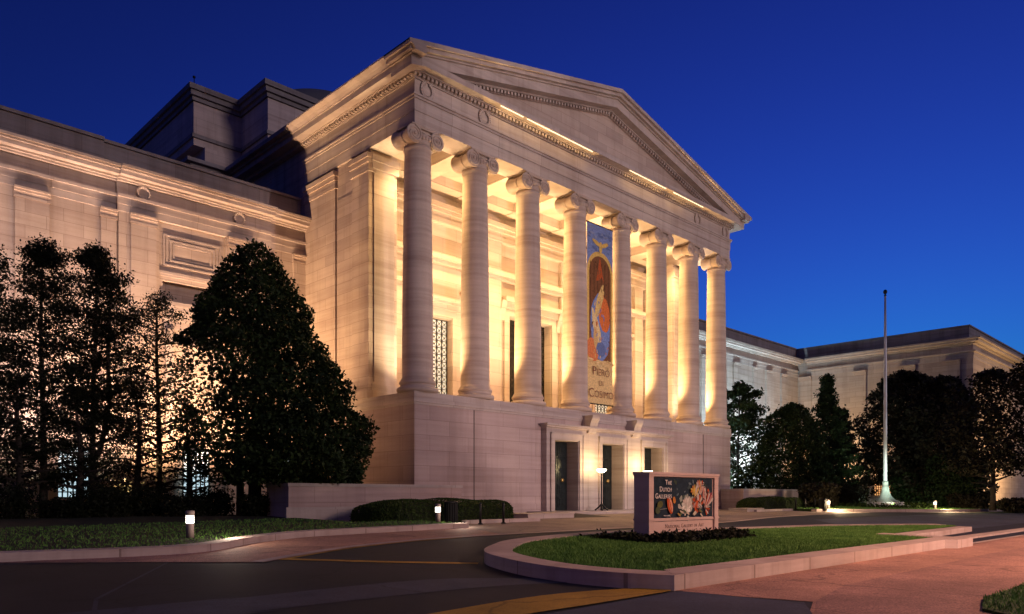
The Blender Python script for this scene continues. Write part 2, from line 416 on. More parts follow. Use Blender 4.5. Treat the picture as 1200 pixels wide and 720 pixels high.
# plinth
px0,px1,py0=23.2,54.34,30.42
mb=MB(); mb.box(px0,32.5,py0,YW+2,.3,6.2); mb.box(45.04,px1,py0,YW+2,.3,6.2); mb.box(32.5,45.04,31.2,YW+2,.3,6.2)
mb.box(32.5,45.04,py0+.01,31.2,5.82,6.2)
plinth=part(mb,'plinth',M['marble_pl'])
mb=MB()
for z0,z1,p in ((6.2,6.32,.04),(6.32,6.5,.10),(6.5,6.86,.05)):
    mb.box(px0-p,px1+p,py0-p,YW+1.5,z0,z1)
part(mb,'plinth_cornice',M['marble_trim'])
mb=MB()
mb.box(px0-.06,32.3,py0-.06,py0+.2,.3,1.12); mb.box(px0-.06,px0+.2,py0+.2,YW,.3,1.12)
part(mb,'plinth_base_course',M['marble_pl'])
mb=MB(); mb.box(45.2,px1+.06,py0-.06,py0+.2,.3,1.12); part(mb,'plinth_base_course',M['marble_pl'])
for x in (27.2,50.34):
    mb=MB(); mb.box(x-.025,x+.025,py0-.012,py0+.1,1.12,6.2); part(mb,'expansion_joint',M['iron'])

# door surround with three openings
SY=30.0; DT=4.88; DB=.69
doors=[33.22,37.70,42.18]; DW=2.14
xs=[32.5]
for d in doors: xs+= [d,d+DW]
xs.append(45.04)
mb=MB()
for i in range(0,len(xs),2): mb.box(xs[i],xs[i+1],SY,31.19,.3,DT)
mb.box(32.5,45.04,SY,31.19,DT,5.62)
ds=part(mb,'door_surround',M['marble_trim'])
mb=MB()
for d in doors:   # architrave frames round each opening
    for a,b in ((d-.42,d-.06),(d+DW+.06,d+DW+.42)): mb.box(a,b,SY-.07,SY+.05,DB,DT+.42)
    mb.box(d-.06,d+DW+.06,SY-.07,SY+.05,DT+.06,DT+.42)
    mb.box(d-.42,d-.34,SY-.11,SY-.06,DB,DT+.42); mb.box(d+DW+.34,d+DW+.42,SY-.11,SY-.06,DB,DT+.42)
    mb.box(d-.42,d+DW+.42,SY-.11,SY-.06,DT+.36,DT+.46)
part(mb,'door_architrave',M['marble_trim'],ds)
mb=MB(); mb.box(32.35,45.2,SY-.18,SY+.3,5.62,5.72); mb.box(32.25,45.3,SY-.30,SY+.3,5.72,5.84)
part(mb,'door_cornice',M['marble_trim'],ds)
for x in (36.5,41.04):
    mb=MB(); mb.prism([(SY-.50,6.55),(SY+.4,6.55),(SY+.4,5.45),(SY-.14,5.45),(SY-.2,5.6),(SY-.26,5.8),(SY-.33,6.1),(SY-.47,6.35)],(x-.36,x+.36),'x')
    part(mb,'console_bracket',M['marble_trim'],ds)
for d in doors:
    mb=MB(); mb.box(d,d+DW,30.95,31.15,DB,DT)
    dr=part(mb,'door',M['bronze'])
    for k in range(2):
        a=d+.05+k*DW/2; w=DW/2-.1
        mb=MB(); mb.box(a,a+w,30.90,30.949,DB+.05,DT-.05)
        for j in range(5):
            z0=DB+.2+j*.78; mb.box(a+.12,a+w-.12,30.86,30.899,z0,z0+.62)
            mb.box(a+.22,a+w-.22,30.83,30.859,z0+.1,z0+.52)
        lf=part(mb,'door_leaf',M['bronze_lit'] if k==0 else M['bronze'],dr)  # left leaf takes the painted lit tone, right leaf the dark one
    for q in (.45,1.6):
        mb=MB(); mb.lathe([(.02,-.06),(.11,-.05),(.13,0),(.11,.05),(.02,.06)],(d+q,30.82,2.55),16,axis='y'); part(mb,'glint_roundel',M['gold'],dr)  # brass ornaments with the torchiere's glints put into their gold colour
# landing
mb=MB(); mb.box(31.2,46.6,28.3,30.4,.2,.69); mb.box(30.0,47.8,27.7,28.3,.2,.64)
part(mb,'entrance_landing',M['marble_trim'])

# columns
CY=31.2
def volute(mb,cx,y,cz,r,turn,depth=.10,sgn=-1):
    """spiral relief on a disc facing sgn*Y"""
    pts=[];rad=[]
    n=44
    for i in range(n+1):
        t=i/n; a=PI/2+turn*t*2*PI*2.3; q=r*(1-t*.86)
        pts.append((cx+q*math.cos(a)*.86,y+sgn*.02*t,cz+q*math.sin(a)*.86)); rad.append(r*.12*(1-.6*t))
    mb.tube(pts,rad,6)
    mb.lathe([(.01,-.05),(r*.16,-.04),(r*.16,.04),(.01,.05)],(cx,y+sgn*.02,cz),12,axis='y')
def capital_mesh():
    mb=MB(); r=.47; w=.72; dp=.71
    mb.lathe([(.66,-.46),(.70,-.40),(.73,-.36),(.69,-.32),(.71,-.24),(.74,-.10),(.75,.02),(.70,.12)],(0,0,0),36)
    mb.box(-.74,.74,-.60,.60,.10,.41)
    mb.box(-.90,.90,-.74,.74,.41,.472)
    for sx in (-1,1):
        prof=[(r*.90,-dp),(r*.98,-dp+.03),(r,-dp+.07),(r*.90,-dp+.12),(r*.74,-.26),(r*.68,0),(r*.74,.26),(r*.90,dp-.12),(r,dp-.07),(r*.98,dp-.03),(r*.90,dp)]
        mb.lathe(prof,(sx*w,0,-.03),28,axis='y')
        mb.lathe([(r*.72,-.09),(r*.78,-.05),(r*.78,.05),(r*.72,.09)],(sx*w,0,-.03),24,axis='y')
        for sy in (-1,1):
            pts=[];rad=[];n=60
            for i in range(n+1):
                t=i/n; a=PI/2+sx*t*2*PI*2.4; q=r*.90*(1-t*.86)
                pts.append((sx*w+q*math.cos(a),sy*(dp+.01),-.03+q*math.sin(a))); rad.append(r*.13*(1-.62*t))
            mb.tube(pts,rad,6)
            mb.lathe([(.01,-.06),(r*.15,-.05),(r*.15,.05),(.01,.06)],(sx*w,sy*(dp+.01),-.03),12,axis='y')
    for sy in (-1,1):
        mb.tube([(-w,sy*(dp+.01),.385),(-.3,sy*(dp-.02),.36),(.3,sy*(dp-.02),.36),(w,sy*(dp+.01),.385)],.058,6)
        mb.tube([(-w+.2,sy*(dp-.03),.20),(0,sy*(dp-.03),.14),(w-.2,sy*(dp-.03),.20)],.03,6)
        for k in range(-1,2):
            mb.lathe([(.02,-.15),(.09,-.09),(.115,0),(.08,.10),(.02,.13)],(k*.20,sy*.68,-.06),10)
    return mb.mesh('capital')
H=ZA-ZP
def shaft_mesh():
    mb=MB(); prof=[]
    z0,z1=.62,H-1.0
    prof+=[(.90,z0-.02),(.88,z0+.03),(.82,z0+.14)]
    for i in range(15):
        t=i/14; prof.append((.805-.125*t**1.7,z0+.16+(z1-z0-.34)*t))
    prof+=[(.70,z1-.12),(.73,z1-.08),(.73,z1-.02),(.70,z1+.1)]
    mb.lathe(prof,seg=48); return mb.mesh('column_shaft')
def base_mesh():
    mb=MB(); prof=[(1.04,0)]
    for i in range(9):
        a=-PI/2+PI*i/8; prof.append((1.0+.09*math.cos(a),.14+.12*math.sin(a)))
    prof+=[(.96,.27),(.90,.30),(.885,.36),(.90,.42)]
    for i in range(9):
        a=-PI/2+PI*i/8; prof.append((.90+.06*math.cos(a),.50+.08*math.sin(a)))
    prof+=[(.90,.59),(.90,.63)]
    mb.lathe(prof,seg=48); return mb.mesh('column_base')
shaft=shaft_mesh(); cbase=base_mesh(); cap=capital_mesh()
offs=[-14.77,-10.8,-6.6,-2.33,2.33,6.6,10.8,14.77]
for i,dx in enumerate(offs):
    c=link('column',shaft,M['marble_col'],museum); c.location=(dx,CY-Y0,ZP-GB)
    b=link('column_base',cbase,M['marble_col'],c)
    k=link('capital',cap,M['marble_col'],c); k.location=(0,0,H-.475)

# entablature: ring beam around the portico
def ring(mb,z0,z1,p,th=1.5,yb=YW):
    """three sides of the portico with projection p"""
    mb.box(X0-p,X1+p,Y0-p,Y0+th,z0,z1)
    mb.box(X0-p,X0+th,Y0+th,yb,z0,z1); mb.box(X1-th,X1+p,Y0+th,yb,z0,z1)
mb=MB(); ring(mb,ZA,ZA+.62,0); ring(mb,ZA+.62,ZAT-.22,.035); ring(mb,ZAT-.22,ZAT-.1,.09); ring(mb,ZAT-.1,ZAT,.15)
part(mb,'architrave',M['marble_trim'])
mb=MB(); ring(mb,ZAT,ZF-.10,.0)
fr=part(mb,'frieze',M['marble_trim'])
mb=MB(); ring(mb,ZF-.16,ZF-.10,.08); ring(mb,ZF-.10,ZF+.08,.10); ring(mb,ZF+.08,ZF+.13,.34)
x=X0-.2
while x<X1+.1:
    mb.box(x,x+.15,Y0-.27,Y0-.10,ZF-.085,ZF+.08); x+=.265
y=Y0-.05
while y<YW:
    mb.box(X0-.27,X0-.10,y,y+.15,ZF-.085,ZF+.08); mb.box(X1+.10,X1+.27,y,y+.15,ZF-.085,ZF+.08); y+=.265
part(mb,'dentil_moulding',M['marble_trim'])
# corona: soffit edge at .81 projection
mb=MB(); ring(mb,ZF+.13,ZF+.44,.81)
part(mb,'cornice',M['marble_trim'])
# side gutters (cyma)
def cyma_x(x,s,y0,y1):
    mb=MB(); q=[(0,0),(.06,0),(.10,.08),(.2,.18),(.36,.27),(.43,.32),(.43,.40),(-.6,.40),(-.6,0)]
    mb.prism([(x+s*a,ZF+.44+b) for a,b in q],(y0,y1),'y'); return mb
part(cyma_x(X0-.81,-1,Y0-1.236,YW),'gutter',M['marble_trim']); part(cyma_x(X1+.81,1,Y0-1.236,YW),'gutter',M['marble_trim'])
# pediment
zb=ZF+.44; HW=(X1-X0)/2+.81; apex=27.4
def rake(z_off,hw,top):  # roof lines
    return [(XC-hw,z_off),(XC,top),(XC+hw,z_off)]
slope=(apex-(ZF+.84))/(HW+.43)
def rk_prism(mb,lo,hi,y0,y1,ext=0):
    """band parallel to the raking slope between vertical offsets lo..hi (below the top line)"""
    e=HW+ext
    zt=lambda d: apex-slope*abs(d)
    for s in (-1,1):
        pts=[(XC,zt(0)-hi),(XC+s*e,zt(e)-hi),(XC+s*e,zt(e)-lo),(XC,zt(0)-lo)]
        mb.prism(pts if s>0 else pts[::-1],(y0,y1),'y')
mb=MB(); t_in=1.30
zt0=apex-t_in
dxe=(zt0-zb)/slope
mb.prism([(XC-dxe-.3,zb-.02),(XC+dxe+.3,zb-.02),(XC,zt0+.08)],(Y0+.0,Y0+.8),'y')
part(mb,'tympanum',M['marble'])
mb=MB(); rk_prism(mb,0,.22,Y0-1.24,Y0+.9,.43); rk_prism(mb,.222,.42,Y0-1.08,Y0+.9,.30); rk_prism(mb,.422,.52,Y0-.90,Y0+.9,.10); rk_prism(mb,.522,1.02,Y0-.802,Y0+.9,-.01)
raking=part(mb,'raking_cornice',M['marble_trim'])
mb=MB(); rk_prism(mb,1.022,1.12,Y0-.34,Y0+.3,-2.0); rk_prism(mb,1.122,1.30,Y0-.14,Y0+.3,-2.8)
d=.2
while d<HW-3.2:
    for s in (-1,1):
        xx=XC+s*d; z=apex-slope*d-1.122
        mb.box(xx-.075,xx+.075,Y0-.30,Y0-.14,z-.17,z-.005)
    d+=.265
part(mb,'raking_dentil_moulding',M['marble_trim'],raking)
# roof behind the pediment
mb=MB(); mb.prism([(XC-HW-.2,ZF+.7),(XC+HW+.2,ZF+.7),(XC,apex-.1)],(Y0+.9,YW+9.3),'y'); part(mb,'roof',M['roofdark'])
# light strips under the corona
for a,b in ((28.55,30.3),(30.6,33.4),(33.45,36.4),(40.2,42.1),(42.2,44.4),(45.3,47.4),(47.45,49.2)):
    mb=MB(); mb.box(a,b,Y0-.73,Y0-.69,ZF+.095,ZF+.127); part(mb,'light_strip',M['strip'])
# wreaths on the frieze
def wreath_mesh():
    mb=MB()
    for s in (-1,1):
        for k in range(11):
            a=-PI/2+s*(k/10)*PI*.86; 
            for off in (-.05,.05):
                r=.36+off; x=r*math.cos(a) if s>0 else -abs(r*math.cos(a)); x=s*abs(r*math.cos(a)); z=r*1.08*math.sin(a)
                mb.lathe([(.01,-.07),(.05,-.03),(.055,.02),(.01,.08)],(x,-.05,z),8)
        pts=[(s*abs(.36*math.cos(-PI/2+s*(k/14)*PI*.86)),-.03,.39*math.sin(-PI/2+s*(k/14)*PI*.86)) for k in range(15)]
        mb.tube(pts,.07,6)
    mb.tube([(-.18,-.03,-.46),(0,-.05,-.38),(.18,-.03,-.46)],.05,6)
    return mb.mesh('wreath')
wm=wreath_mesh()
for dx in (-14.77,-10.8,10.8,14.77):
    w=link('wreath',wm,M['marble_trim'],museum); w.location=(dx,-.01,(ZAT+ZF-.16)/2-GB)

# portico side walls (antae)
YA=34.5
for s,xa,xb in ((-1,X0+.12,25.1),(1,X1-.12,52.44)):
    mb=MB(); mb.box(xa,xb,YA+.02,YW,ZP,ZA)
    sw=part(mb,'side_wall',M['marble'])
    o=-1 if s<0 else 1
    for a,b in ((YA-.02,36.15),(37.85,41.3)):
        mb=MB(); mb.box(xa,xa+o*.14,a+.02,b-.05,ZP+.9,ZA-1.2)
        for z0,z1,p in ((ZP,ZP+.45,.30),(ZP+.45,ZP+.7,.22),(ZP+.7,ZP+.9,.18),(ZA-1.2,ZA-1.0,.20),(ZA-1.0,ZA-.75,.17),(ZA-.75,ZA-.5,.24),(ZA-.5,ZA-.25,.32)):
            mb.box(xa-o*.3,xa+o*p,a-p*.5+.05,b+ (.0 if b>41 else p*.4),z0,z1)
        part(mb,'pilaster',M['marble'],sw)
    mb=MB(); mb.box(xa,xa+o*.10,36.2,37.8,ZP,ZP+1.0); mb.box(xa,xa+o*.05,36.2,37.8,ZP+1.0,ZA-1.9)
    part(mb,'wall_panel',M['marble'],sw)
# anta front mouldings inside
for xa,xb in ((X0+.12,25.1),(52.44,X1-.12)):
    mb=MB(); mb.box(xa+.2,xb-.2,YA-.03,YA+.02,ZP+.8,ZA-1.0); mb.box(xa+.05,xb+.08,YA-.1,YA+.02,ZA-1.0,ZA-.25); mb.box(xa+.02,xb+.12,YA-.16,YA+.02,ZA-.6,ZA-.25); mb.box(xa+.02,xb+.08,YA-.1,YA+.02,ZP,ZP+.8)
    part(mb,'anta_front',M['marble_trim'])

# portico back wall
YB=37.4
mb=MB()
WZ0,WZ1=ZP-.2,12.9
wins=[(28.9,31.5),(46.04,48.64)]; cd=(36.62,40.92); CDZ=14.0
segs=[X0+.3,wins[0][0],wins[0][1],cd[0],cd[1],wins[1][0],wins[1][1],X1-.3]
for i in range(0,8,2): mb.box(segs[i],segs[i+1],YB,YB+1.2,ZP-.1,ZA+1.1)
for a,b in wins: mb.box(a,b,YB,YB+1.2,WZ1,ZA+1.1)
mb.box(cd[0],cd[1],YB,YB+1.2,CDZ,ZA+1.1)
bw=part(mb,'portico_wall',M['plaster'])
mb=MB()
for a,b in ((34.3,35.7),(41.84,43.24),(25.6,26.6),(50.94,51.94)):
    mb=MB(); mb.box(a,b,YB-.28,YB+.01,ZP-.1,ZA-1.55); part(mb,'wall_pilaster',M['plaster'],bw)
mb=MB()
for z0,z1,p in ((ZA-1.55,ZA-1.25,.40),(ZA-1.25,ZA-.95,.34),(ZA-.95,ZA-.75,.55),(ZA-.75,ZA-.45,.75),(16.3,16.5,.33),(16.5,16.78,.55)):
    mb.box(X0+.4,X1-.4,YB-p,YB+.012,z0,z1)
for a,b in ((25.7,28.2),(32.2,34.25),(35.75,41.8),(43.3,45.3),(49.3,51.9)): mb.box(a,b,YB-.22,YB+.01,14.6,14.85)
part(mb,'wall_mouldings',M['plaster'],bw)
def grille(mb,a,b,y,z0,z1,cell):
    nx=max(2,round((b-a)/cell)); nz=round((z1-z0)/cell); cx=(b-a)/nx; cz=(z1-z0)/nz; w=.022
    for i in range(nx+1): mb.box(a+i*cx-w*1.3,a+i*cx+w*1.3,y-.03,y+.03,z0,z1)
    for j in range(nz+1): mb.box(a,b,y-.032,y+.032,z0+j*cz-w,z0+j*cz+w)
    for i in range(nx):
        for j in range(nz):
            x=a+i*cx; z=z0+j*cz
            for (xa,za,xb,zb) in ((x,z,x+cx,z+cz),(x,z+cz,x+cx,z)):
                mb.tube([(xa,y,za),(xb,y,zb)],.02,4,False)
            mb.lathe([(cx*.10,-.03),(cx*.10,.03)],(x+cx/2,y,z+cz/2),8,False,axis='y')
for a,b in wins:
    mb=MB(); mb.box(a,b,YB+.55,YB+.62,WZ0,WZ1); w=part(mb,'window',emit_win:=M.get('win_warm') or emit('warm_window_glass',(1,.82,.55),.8)); M['win_warm']=emit_win
    mb=MB(); grille(mb,a+.05,b-.05,YB+.42,WZ0,WZ1-.05,.43); part(mb,'grille',M['iron'],w)
    mb=MB()
    for z0,z1,p,e in ((WZ1+.1,WZ1+.5,.12,.3),(WZ1+.5,WZ1+.85,.2,.35),(WZ1+.85,WZ1+1.0,.42,.5),(WZ1+1.0,WZ1+1.2,.55,.6)): mb.box(a-e,b+e,YB-p,YB+.013,z0,z1)
    for q in (a-.35,b+.02): mb.box(q,q+.33,YB-.1,YB+.011,ZP-.1,WZ1+.1)
    part(mb,'window_hood',M['plaster'],w)
mb=MB(); mb.box(cd[0],cd[1],YB+.75,YB+.82,WZ0,CDZ); dw=part(mb,'doorway',M['glass'])
mb=MB(); grille(mb,cd[0]+.04,cd[1]-.04,YB+.62,WZ0,CDZ-.05,.43); part(mb,'grille',M['iron'],dw)
mb=MB()
for a,b in ((cd[0]-.5,cd[0]-.03),(cd[1]+.03,cd[1]+.5)): mb.box(a,b,YB-.16,YB+.014,ZP-.1,CDZ+.03)
mb.box(cd[0]-.5,cd[1]+.5,YB-.16,YB+.014,CDZ+.03,CDZ+.5); mb.box(cd[0]-.7,cd[1]+.7,YB-.55,YB+.016,CDZ+.9,CDZ+1.2); mb.box(cd[0]-.6,cd[1]+.6,YB-.3,YB+.015,CDZ+.5,CDZ+.9)
for q in (cd[0]-.98,cd[1]+.53): mb.prism([(YB-.5,CDZ+.897),(YB+.008,CDZ+.897),(YB+.008,CDZ-.4),(YB-.15,CDZ-.4),(YB-.2,CDZ),(YB-.4,CDZ+.5)],(q,q+.45),'x')
part(mb,'door_frame',M['plaster'],dw)
# ceiling with beams
mb=MB(); mb.box(X0+1.5,X1-1.5,Y0+1.5,YB,ZA+.9,ZA+1.1)
ce=part(mb,'portico_ceiling',M['plaster'])
mb=MB()
for dx in offs[1:-1]: mb.box(XC+dx-.6,XC+dx+.6,Y0+1.5,YB-.01,ZA+.25,ZA+.895)
mb.box(X0+1.5,X1-1.5,YB-1.3,YB-.005,ZA+.3,ZA+.89)
part(mb,'ceiling_beam',M['plaster'],ce)
mb=MB(); mb.box(X0+.2,X1-.2,Y0+.6,YB,ZP-.02,ZP+.012); part(mb,'portico_floor',M['marble_trim'])

# main block behind, attic and dome
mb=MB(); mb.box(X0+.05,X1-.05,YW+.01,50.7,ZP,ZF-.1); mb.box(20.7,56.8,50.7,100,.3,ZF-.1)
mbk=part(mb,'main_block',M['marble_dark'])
mb=MB()
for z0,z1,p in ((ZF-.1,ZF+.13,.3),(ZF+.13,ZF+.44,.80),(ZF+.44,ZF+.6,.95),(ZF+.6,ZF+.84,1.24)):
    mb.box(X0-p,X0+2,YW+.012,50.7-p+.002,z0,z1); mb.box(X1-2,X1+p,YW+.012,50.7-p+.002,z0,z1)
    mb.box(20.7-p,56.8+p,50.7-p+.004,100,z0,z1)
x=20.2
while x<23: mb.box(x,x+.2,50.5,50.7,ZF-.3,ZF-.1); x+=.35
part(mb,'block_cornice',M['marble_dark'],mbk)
# steps and attic tiers
mb=MB(); mb.box(21.6,55.9,51.9,98,ZF+1.24,25.6); mb.box(24.6,52.9,47.6,52.0,ZF+1.24,25.602)
mb.box(20.9,56.6,52.1,97,25.6,29.0); mb.box(24.3,53.2,48.1,52.2,25.6,29.003)
M['marble_attic']=stone('attic_marble',(.62,.51,.47),var=.10,bw=2.4,bh=1.1,streak=1.1)
at=part(mb,'attic',M['marble_attic'])
mb=MB()
for z0,z1,p in ((26.1,26.35,.12),(28.6,28.9,.12),(28.9,29.25,.28),(29.25,29.6,.42)):
    mb.box(20.9-p,56.6+p,52.1-p,97,z0,z1); mb.box(24.3-p,53.2+p,48.1-p,52.1-p+.004,z0,z1+.002)
part(mb,'attic_cornice',M['marble_dark'],at)
mb=MB(); mb.lathe([(.03,0),(.03,.5),(.1,.52),(.1,.62),(.02,.66)],(20.9,52.0,29.6),8); part(mb,'lightning_rod',M['black'],at)
mb=MB(); prof=[(11.0,27.0),(11.0,29.4),(10.5,29.6)]
for i in range(1,20): a=PI/2*i/20; prof.append((10.5*math.cos(a),29.6+10.5*math.sin(a)))
mb.lathe(prof,(XC,66.0,0),72); part(mb,'dome',M['roofdark'])

# ------------------------------------------------------------ wings
def wing(sg):
    """the long low wing; sg=-1 left, +1 right (mirror image about the portico axis)"""
    def bx(mb,a,b,y0,y1,z0,z1):
        if sg>0: a,b=2*XC-b,2*XC-a
        mb.box(a,b,y0,y1,z0,z1)
    xl,xr=-12.6,X0+.1
    mb=MB(); bx(mb,xl,xr-.1,YW+.35,95,.3,18.3)
    # wall skin with the recess of the niche
    ra,rb=14.75,18.2    # centre bay between the two wreathed pilasters
    zc=16.0
    def skin(a,b,holes):
        """front wall between a,b ; holes=(x0,x1,z0,z1) non overlapping in x order"""
        x=a
        for h in holes:
            bx(mb,x,h[0],YW,YW+.36,.3,zc); z=.3
            for zz0,zz1 in h[2]:
                bx(mb,h[0],h[1],YW,YW+.36,z,zz0); z=zz1
            bx(mb,h[0],h[1],YW,YW+.36,z,zc); x=h[1]
        bx(mb,x,b,YW,YW+.36,.3,zc)
    wl=[(-7.3,-5.9),(-1.1,.2),(4.9,6.3),(10.1,11.5),(15.9,17.3),(21.2,22.4)]
    holes=[]
    for a,b in wl:
        if a==15.9: holes.append((14.95,18.05,[(12.0,12.95)]))
        else: holes.append((a,b,[(1.5,4.0)]))
    skin(xl,xr,holes)
    w=part(mb,'wing',M['marble'])
    # entablature
    rs=(12.68,20.97)
    mb=MB()
    for z0,z1,p in ((zc,zc+.36,.04),(zc+.36,zc+.70,.08),(zc+.70,zc+.85,.17)):
        bx(mb,xl,xr,YW-p,YW+.5,z0,z1); bx(mb,rs[0],rs[1],YW-p-.16,YW-p+.001,z0,z1+.002)
    part(mb,'wing_architrave',M['marble_trim'],w)
    mb=MB(); bx(mb,xl,xr,YW+.02,YW+.5,zc+.85,zc+1.5); bx(mb,rs[0],rs[1],YW-.14,YW+.1,zc+.85,zc+1.5); part(mb,'wing_frieze',M['marble_trim'],w)
    mb=MB()
    for z0,z1,p in ((zc+1.5,zc+1.6,.14),(zc+1.6,zc+1.7,.26),(zc+1.7,zc+1.9,.60),(zc+1.9,zc+2.0,.70),(zc+2.0,zc+2.12,.84)):
        bx(mb,xl,xr,YW-p,YW+.6,z0,z1); bx(mb,rs[0]-.0,rs[1]+.0,YW-p-.16,YW-p+.001,z0,z1+.002)
    part(mb,'wing_cornice',M['marble_trim'],w)
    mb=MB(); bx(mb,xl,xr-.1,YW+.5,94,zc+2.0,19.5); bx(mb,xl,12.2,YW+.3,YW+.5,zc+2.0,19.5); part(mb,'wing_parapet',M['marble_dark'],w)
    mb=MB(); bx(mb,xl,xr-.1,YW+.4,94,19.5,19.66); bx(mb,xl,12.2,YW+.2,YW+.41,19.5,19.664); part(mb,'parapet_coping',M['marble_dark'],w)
    for a,b,base in ((-9.3,-7.9,0),(-5.6,-4.2,0),(-1.9,-.5-.6,0),(1.8,3.2,0),(8.3,9.7,0),(11.95,12.66,0),(13.3,14.54,.16),(18.4,19.7,.16),(22.45,23.3,0)):
        mb=MB(); bx(mb,a,b,YW-.12-base,YW+.02,.3,zc-.5)
        for z0,z1,p in ((zc-.5,zc-.38,.16),(zc-.38,zc-.22,.14),(zc-.22,zc-.1,.20),(zc-.1,zc,.27)): bx(mb,a-.05,b+.05,YW-p-base,YW+.02,z0,z1-.003)
        part(mb,'pilaster',M['marble'],w)
    # projecting backing of the centre bay
    mb=MB(); bx(mb,12.75,14.72,YW-.16,YW+.01,.3,zc-.002); bx(mb,18.28,20.9,YW-.16,YW+.01,.3,zc-.002); part(mb,'bay_projection',M['marble'],w)
    # blind panel: nested frames
    mb=MB()
    for k,(d,y) in enumerate(((0,.085),(.16,.05),(.34,.075),(.52,.04))):
        a,b,z0,z1=14.95+d,18.05-d,13.75+d*.75,15.4-d*.75; t=.09
        for q in ((a,b,z0,z0+t),(a,b,z1-t,z1)): bx(mb,q[0],q[1],YW-y,YW+.01,q[2],q[3])
        for q in ((a,a+t),(b-t,b)): bx(mb,q[0],q[1],YW-y,YW+.011,z0+t,z1-t)
    bx(mb,14.72,18.28,YW-.10,YW+.01,13.3,13.45); bx(mb,14.72,18.28,YW-.06,YW+.012,13.2,13.3)
    part(mb,'blind_panel',M['marble_trim'],w)
    mb=MB()
    for z0,z1,p,e in ((10.4,10.9,.08,0),(10.9,11.15,.12,.03),(11.15,11.35,.17,.06),(11.35,11.62,.22,.10),(11.62,11.85,.27,.14),(9.6,9.75,.2,-.1)): bx(mb,14.95-e,18.05+e,YW-p,YW+.014,z0,z1)
    bx(mb,15.05,15.45,YW-.2,YW+.015,4.6,10.4); bx(mb,17.55,17.95,YW-.2,YW+.015,4.6,10.4)
    part(mb,'window_hood',M['marble_trim'],w)
    for cx in (13.92,19.05):
        mb=MB(); c=cx if sg<0 else 2*XC-cx
        mb.lathe([(.20,-.05),(.26,-.1),(.32,-.1),(.36,-.05),(.36,.03)],(c,YW-.15,zc+1.18),24,axis='y')
        for k in range(16):
            a=2*PI*k/16; mb.lathe([(.01,-.09),(.06,-.03),(.06,.03),(.01,.09)],(c+.29*math.cos(a),YW-.25,zc+1.18+.31*math.sin(a)),6)
        part(mb,'wreath',M['marble_trim'],w)
    for a,b in wl:
        if sg>0 and a>12: pass
        mb=MB(); z0,z1=1.5,4.0
        y=YW+.30
        if a==15.9: y=YW-.22
        bx(mb,a,b,y,y+.05,z0,z1); wn=part(mb,'window',M['win_lit'],w)
    for a,b in wl:
        mb=MB()
        y=YW+.24 if a!=15.9 else YW-.28
        n=6
        for i in range(n+1): bx(mb,a+(b-a)*i/n-.03,a+(b-a)*i/n+.03,y,y+.05,1.5,4.0)
        for j in range(10): bx(mb,a,b,y-.002,y+.052,1.5+j*2.5/9-.03,1.5+j*2.5/9+.03)
        part(mb,'window_grille',M['iron'],w)
    return w
wing(-1); wing(1)
# end pavilion on the right
PX,PY=90.06,22.4; zc=16.0
mb=MB(); mb.box(PX,140,PY,95,.3,18.0); pv=part(mb,'end_pavilion',M['marble'])
mb=MB()
for z0,z1,p in ((zc,zc+.36,.04),(zc+.36,zc+.70,.09),(zc+.70,zc+.85,.26),(zc+1.5,zc+1.7,.2),(zc+1.7,zc+1.95,.62),(zc+1.95,zc+2.12,.84)):
    mb.box(PX-p,PX+.5,PY-p,YW-1.2,z0,z1); mb.box(PX+.5,140,PY-p,PY+.5,z0,z1)
part(mb,'pavilion_cornice',M['marble_trim'],pv)
mb=MB(); mb.box(PX+.5,139,PY+.5,95,18.0,19.5); mb.box(PX+.4,139,PY+.4,95,19.5,19.66); part(mb,'pavilion_parapet',M['marble_dark'],pv)
for a,b in ((39.6,41.0),(33.2,34.6),(28.0,29.6),(23.6,25.2)):
    mb=MB(); mb.box(PX-.16,PX+.02,a,b,.3,zc-.45)
    for z0,z1,p in ((zc-.45,zc-.3,.24),(zc-.3,zc-.1,.3),(zc-.1,zc-.002,.42)): mb.box(PX-p,PX+.02,a-.06,b+.06,z0,z1)
    part(mb,'pilaster',M['marble'],pv)
for y in (31.4,36.2):
    mb=MB(); mb.box(PX-.05,PX+.01,y-.9,y+.9,1.6,4.8); wn=part(mb,'window',M['win_orange'],pv)
    mb=MB()
    for k in range(9): mb.box(PX-.12,PX-.06,y-.9+k*.225-.025,y-.9+k*.225+.025,1.6,4.8)
    for k in range(15): mb.box(PX-.122,PX-.058,y-.9,y+.9,1.6+k*.228-.025,1.6+k*.228+.025)
    part(mb,'window_grille',M['iron'],wn)
# raised attic over the far end of the right wing
mb=MB(); mb.box(79,90,46.5,94,19.62,20.7); mb.box(78.7,90.3,46.2,94,20.7,21.05); part(mb,'roof_attic',M['marble_dark'])

# ------------------------------------------------------------ low forecourt walls
def lowwall(sg):
    def fx(a,b): return (a,b) if sg<0 else (2*XC-b,2*XC-a)
    a,b=fx(15.3,24.66)
    t=empty('low_wall',((a+b)/2,28.5,.5),0)
    tag(t,'low pink marble wall beside the big holly tree, left of the portico' if sg<0 else 'low pink marble wall beyond the sign, right of the portico','wall','low marble walls flanking the portico')
    mb=MB(); mb.box(a,b,28.5,30.4,.3,1.98); mb.build('wall_body',M['marble_lw'] if 'marble_lw' in M else M.setdefault('marble_lw',stone('low_wall_marble',(.50,.38,.34),bricks=True,bw=2.5,bh=1.3,streak=.7)),t)
    mb=MB(); mb.box(a-.04,b+.04,28.46,30.41,1.98,2.12); mb.build('coping',M['marble_trim'],t)
    c,d=fx(15.2,24.7); mb=MB(); mb.box(c-.06,d+.06,28.38,28.499,.3,1.02); mb.box(c-.03,d+.03,28.44,28.4985,1.02,1.12); mb.build('base_course',M['marble_trim'],t)
    return t
lowwall(-1); lowwall(1)

